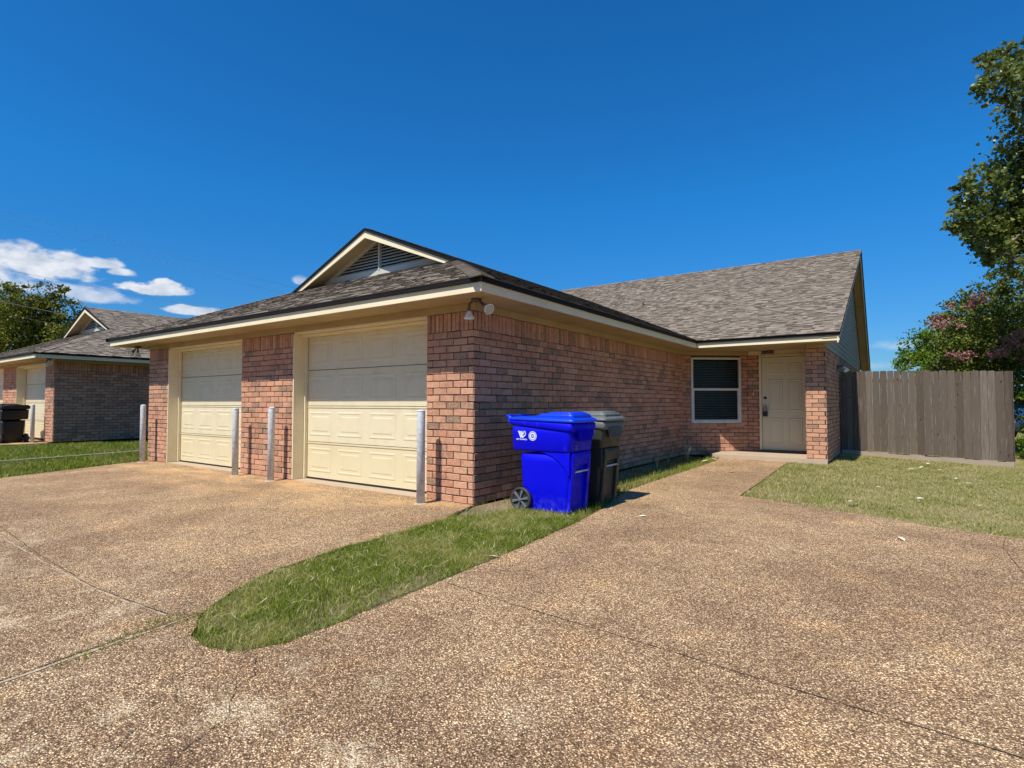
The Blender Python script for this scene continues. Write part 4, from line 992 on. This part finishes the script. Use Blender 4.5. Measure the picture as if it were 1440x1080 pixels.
def px(lst, depth, jitter=0.0):
    return [(at(u, v, depth + (random.uniform(-jitter, jitter))), r * depth / FPX) for u, v, r in lst]
big = px([(1430, 68, 22), (1404, 88, 26), (1385, 84, 14), (1440, 110, 42), (1400, 120, 24), (1378, 126, 12), (1434, 152, 17), (1482, 98, 52), (1505, 160, 70), (1464, 200, 28),
          (1398, 230, 20), (1430, 245, 40), (1380, 262, 28), (1345, 266, 16), (1330, 263, 8), (1400, 300, 46), (1358, 300, 28), (1342, 322, 17), (1440, 320, 55), (1375, 340, 26), (1400, 352, 24), (1430, 360, 22), (1420, 372, 14), (1500, 290, 90), (1580, 200, 120), (1640, 120, 100), (1600, 330, 90), (1700, 250, 130)], 11.5, .9)
tree('shade_tree', 'large dark green broadleaf tree reaching into the upper right corner', (9.4, 11.6, -.1), 3.2, big, 76000, .085, L_BIG, BARK, .16, spread=.30, aspect=.85, every=9, tw=.006)
myr = px([(1345, 432, 26), (1320, 450, 16), (1385, 410, 24), (1410, 400, 22), (1440, 395, 26), (1360, 465, 38), (1400, 450, 45), (1440, 450, 50), (1345, 500, 34), (1380, 510, 40), (1430, 520, 48), (1470, 440, 60), (1500, 520, 70), (1445, 565, 30), (1330, 520, 25), (1540, 450, 60)], 15.5, 1.0)
t, tf, cl = tree('crepe_myrtle', 'dark green tree with pink blossom tufts rising behind the right end of the fence', tuple(at(1455, 622, 15.5)[:2]) + (-.15,), 1.3, myr, 34000, .085, L_MYR, BARK, .07, spread=.30, every=5, tw=.008)
fl = px([(1350, 424, 9), (1332, 433, 8), (1375, 418, 10), (1318, 449, 10), (1330, 452, 10), (1352, 455, 6), (1358, 498, 8), (1340, 500, 7), (1395, 505, 7), (1420, 484, 12), (1410, 495, 10), (1432, 474, 9), (1368, 430, 7), (1440, 500, 10), (1346, 416, 6)], 14.4, .3)
bl_, _ = leaf_cloud('blossom', fl, 1500, .055, PINK, t, spread=.9, aspect=.9)
grn = px([(1300, 487, 26), (1325, 470, 28), (1280, 505, 18), (1345, 490, 40), (1310, 515, 30), (1275, 520, 14), (1350, 530, 40), (1390, 500, 50)], 23, 1.2)
tree('green_tree', 'brighter green rounded tree behind the fence, left of the pink blossoming one', tuple(at(1335, 605, 23)[:2]) + (-.15,), 1.6, grn, 16000, .12, L_GRN, BARK, .13, spread=.3, every=12, tw=.015)
olv = px([(30, 440, 34), (60, 420, 22), (80, 440, 32), (105, 455, 22), (0, 430, 34), (20, 470, 40), (60, 475, 36), (100, 480, 30), (-40, 450, 50), (-60, 500, 60), (0, 510, 40), (20, 412, 16), (125, 470, 16), (45, 404, 9), (90, 408, 8), (108, 425, 9)], 34, 2)
tree('olive_tree', 'wide olive green tree behind the neighbouring house at the far left', tuple(at(20, 590, 34)[:2]) + (0,), 3.0, olv, 36000, .17, L_OLV, BARK, .22, spread=.3, every=8, tw=.022)
sh = px([(1440, 622, 10), (1450, 612, 14), (1438, 640, 9), (1462, 630, 16), (1436, 588, 7), (1440, 558, 7)], 12.5, .3)
s_ = empty('shrub', tuple(at(1452, 650, 12.5)[:2]) + (-.12,), 'low leafy green shrub at the right end of the fence', 'shrub'); leaf_cloud('foliage', sh, 1800, .05, L_GRN, s_, spread=.5)
mb = MB()
for c, r in sh: mb.tube([(s_.location.x, s_.location.y, -.2), Vector(c).lerp(s_.location, .4), c], [.014, .01, .005], 6)
o = mb.build('stem', BARK, s_); o.location = -s_.location

# ------------------------------------------------------------------ weeds and litter
wt = []
for i, (x, y, hh) in enumerate([(.62, 5.6, .42), (.45, 5.0, .35), (.35, 6.3, .5), (.55, 4.2, .3), (.50, .2 + 2.2, .28)]):
    e = empty('weed', (x, y, -.02), ['tall dry weed', 'thin leaning weed', 'tallest wispy weed near the window wall', 'short weed in the shade', 'low weed close to the grey bin'][i] + ' growing at the foot of the side wall', 'weed', 'weeds along the side wall')
    m = MB()
    for k in range(4):
        a = random.uniform(0, 6.28); m.tube([(0, 0, 0), (math.cos(a) * .04, math.sin(a) * .04, hh * .5), (math.cos(a) * .12, math.sin(a) * .12, hh * random.uniform(.7, 1))], [.003, .0025, .001], 5)
    m.build('stem', STRAW, e)
    m = MB()
    for k in range(14):
        a = random.uniform(0, 6.28); z = random.uniform(.1, 1) * hh; r = .03 + .09 * z / hh; p0 = Vector((math.cos(a) * r * .4, math.sin(a) * r * .4, z)); p1 = Vector((math.cos(a) * (r + .05), math.sin(a) * (r + .05), z + .02)); sd = Vector((-math.sin(a), math.cos(a), 0)) * .009
        m.face([p0, p0.lerp(p1, .5) + sd, p1, p0.lerp(p1, .5) - sd], random.random())
    m.build('foliage', GRASS_LUSH, e)
def dry_leaf(u, v, s, label, rz, z=.004, group='pale fallen leaves'):
    g_ = unproj(u, v, z); m = MB(); pts = [(-.5, 0), (-.25, .22), (.05, .30), (.3, .18), (.55, .02), (.3, -.2), (.05, -.26), (-.25, -.2)]
    top = [(x * s, y * s, (.16 * abs(y) * 2 + .1 * x * x) * s) for x, y in pts]; c0 = (0, 0, 0)
    for i in range(8): m.face([c0, top[i], top[(i + 1) % 8]], .5)
    m.tube([(-.5 * s, 0, .02 * s), (-.75 * s, .03 * s, .05 * s)], .0012, 5)
    o = m.build('dry_leaf', PALE); o.location = (g_.x, g_.y, z); o.rotation_euler = (random.uniform(-.2, .2), random.uniform(-.2, .2), rz); tag(o, label, 'leaf', group); return o
dry_leaf(903, 726, .085, 'pale fallen leaf alone on the driveway right of the bins', .3)
dry_leaf(488, 679, .08, 'pale fallen leaf in front of the right garage door', 1.3)
dry_leaf(695, 783, .085, 'pale fallen leaf at the right edge of the grass island', .6)
dry_leaf(1028, 664, .11, 'pale fallen leaf in the middle of the path to the front door', .2)
dry_leaf(1268, 758, .09, 'pale fallen leaf on the driveway below the lawn', 2.0)
for u, v, s, lb in [(1282, 660, .12, 'second leaf of the pale row on the lawn near the fence'), (1296, 657, .1, 'small pale leaf on the lawn just left of the largest one near the fence'), (1325, 661, .15, 'largest pale leaf on the lawn near the fence'),
                    (1200, 706, .15, 'large pale leaf alone on the lawn nearest the driveway'), (1305, 652, .1, 'pale leaf on the lawn closest to the foot of the fence'), (1330, 675, .1, 'pale leaf in the middle of the lawn below the largest one'), (1363, 680, .1, 'rightmost pale leaf in the middle of the lawn'),
                    (1345, 673, .09, 'small pale leaf between two others in the middle of the lawn'), (1294, 701, .09, 'small pale leaf on the lawn close to the curved driveway edge'), (1377, 711, .1, 'pale leaf at the far right of the lawn near its driveway edge'), (1236, 685, .07, 'smallest pale leaf on the left half of the lawn')]:
    g_ = unproj(u, v, -.04); o = dry_leaf(u, v, s, lb, random.uniform(0, 6), .03 + lz(g_.x, g_.y), 'pale leaves on the lawn')
for u, v, s, lb in [(1004, 646, .13, 'white dry leaf right beside the path at the porch corner'), (992, 648, .14, 'largest white dry leaf on the grass strip by the porch'), (999, 640, .08, 'small white dry leaf nearest the window wall'), (986, 652, .1, 'white dry leaf on the grass strip furthest from the porch')]: dry_leaf(u, v, s, lb, random.uniform(0, 6), .04, 'white leaves by the porch')

# ------------------------------------------------------------------ parked car behind the fence
car = empty('parked_car', (8.25, 19.6, -.1), 'white car seen past the right end of the wooden fence', 'car', None, math.radians(0))
prof = [(-2.2, .35), (-2.25, .62), (-2.15, .86), (-1.95, .98), (-1.45, 1.06), (-.75, 1.58), (.0, 1.70), (1.3, 1.68), (1.95, 1.55), (2.2, 1.05), (2.28, .75), (2.22, .38)]
def car_part(prof_, hw, name, mat, parent=car, inset=0.0, bevel=.05):
    mb = MB(); mb.extrude([(x, -hw, z) for x, z in prof_], (0, 2 * hw, 0)); return mb.build(name, mat, parent, bevel, seg=3)
arch = []
def arcp(cx): return [(cx + .40 * math.cos(a), .33 + .40 * math.sin(a)) for a in [math.radians(k) for k in (175, 150, 120, 90, 60, 30, 5)]]
low_ = prof + [(1.9, .30)] + arcp(1.42)[::-1] + [(.95, .28), (-.9, .28)] + arcp(-1.35)[::-1] + [(-1.8, .30)]
lower = [(-2.2, .38), (-2.25, .62), (-2.15, .86), (-1.95, .98), (-1.4, 1.06), (2.15, 1.08), (2.26, .75), (2.22, .42)] + [(1.9, .32)] + arcp(1.42)[::-1] + [(.98, .30), (-.9, .30)] + arcp(-1.35)[::-1] + [(-1.8, .32)]
body_ = car_part(lower, .90, 'body', CARW)
car_part([(-1.35, 1.065), (-.78, 1.52), (.0, 1.63), (1.3, 1.61), (1.88, 1.5), (2.1, 1.085)], .76, 'window', CARG, bevel=.03)
car_part([(-.85, 1.575), (-.05, 1.69), (1.3, 1.675), (1.9, 1.57), (1.86, 1.53), (1.3, 1.62), (0, 1.64), (-.8, 1.53)], .74, 'roof', CARW, bevel=.015)
for cx in (-1.35, 1.42):
    for sy in (-1, 1):
        m = MB(); m.lathe((cx, .68 * sy, .33), (0, sy, 0), [(0, .30), (.02, .335), (.2, .335), (.22, .31), (.22, .2)], 28); wh = m.build('wheel', TYRE, car)
        m = MB(); m.lathe((cx, .885 * sy, .33), (0, sy, 0), [(0, .205), (.02, .2), (.022, .05), (.03, .04)], 20); m.build('rim', GALV, wh)
for sy in (-1, 1):
    m = MB(); m.box(-2.24, -2.10, .52 * sy - .14, .52 * sy + .14, .70, .84); m.build('headlight', BULB, car, .03)
car.rotation_euler.z = math.radians(35)

# ------------------------------------------------------------------ overhead wires
def wire(a, b, sag, rad, label):
    m = MB(); a, b = Vector(a), Vector(b); d = (b - a); m.tube([a + d * t - Vector((0, 0, sag * 4 * t * (1 - t))) for t in [i / 24 for i in range(25)]], rad, 6)
    tag(m.build('overhead_wire', BLACKM), label, 'wire', 'overhead wires')
def wpx(p, q, depth, sag, rad, label):
    """wire through two photo directions at one distance, run on far past both"""
    a, b = at(*p, depth), at(*q, depth); d = b - a; wire(a - d * .8, b + d * 1.2, sag, rad, label)
wpx((0, 424), (125, 449), 29, .0, .017, 'thick dark overhead wire crossing the olive tree at the far left')
wpx((0, 440), (110, 463), 31, .0, .008, 'thin lower overhead wire across the olive tree at the far left')
wpx((0, 378), (260, 428), 60, .0, .012, 'thin overhead wire crossing the white clouds')
wpx((0, 296), (380, 396), 70, .0, .013, 'upper of the two faint wires high in the sky at left')
wpx((0, 308), (380, 408), 72, .0, .013, 'lower of the two faint wires high in the sky at left')
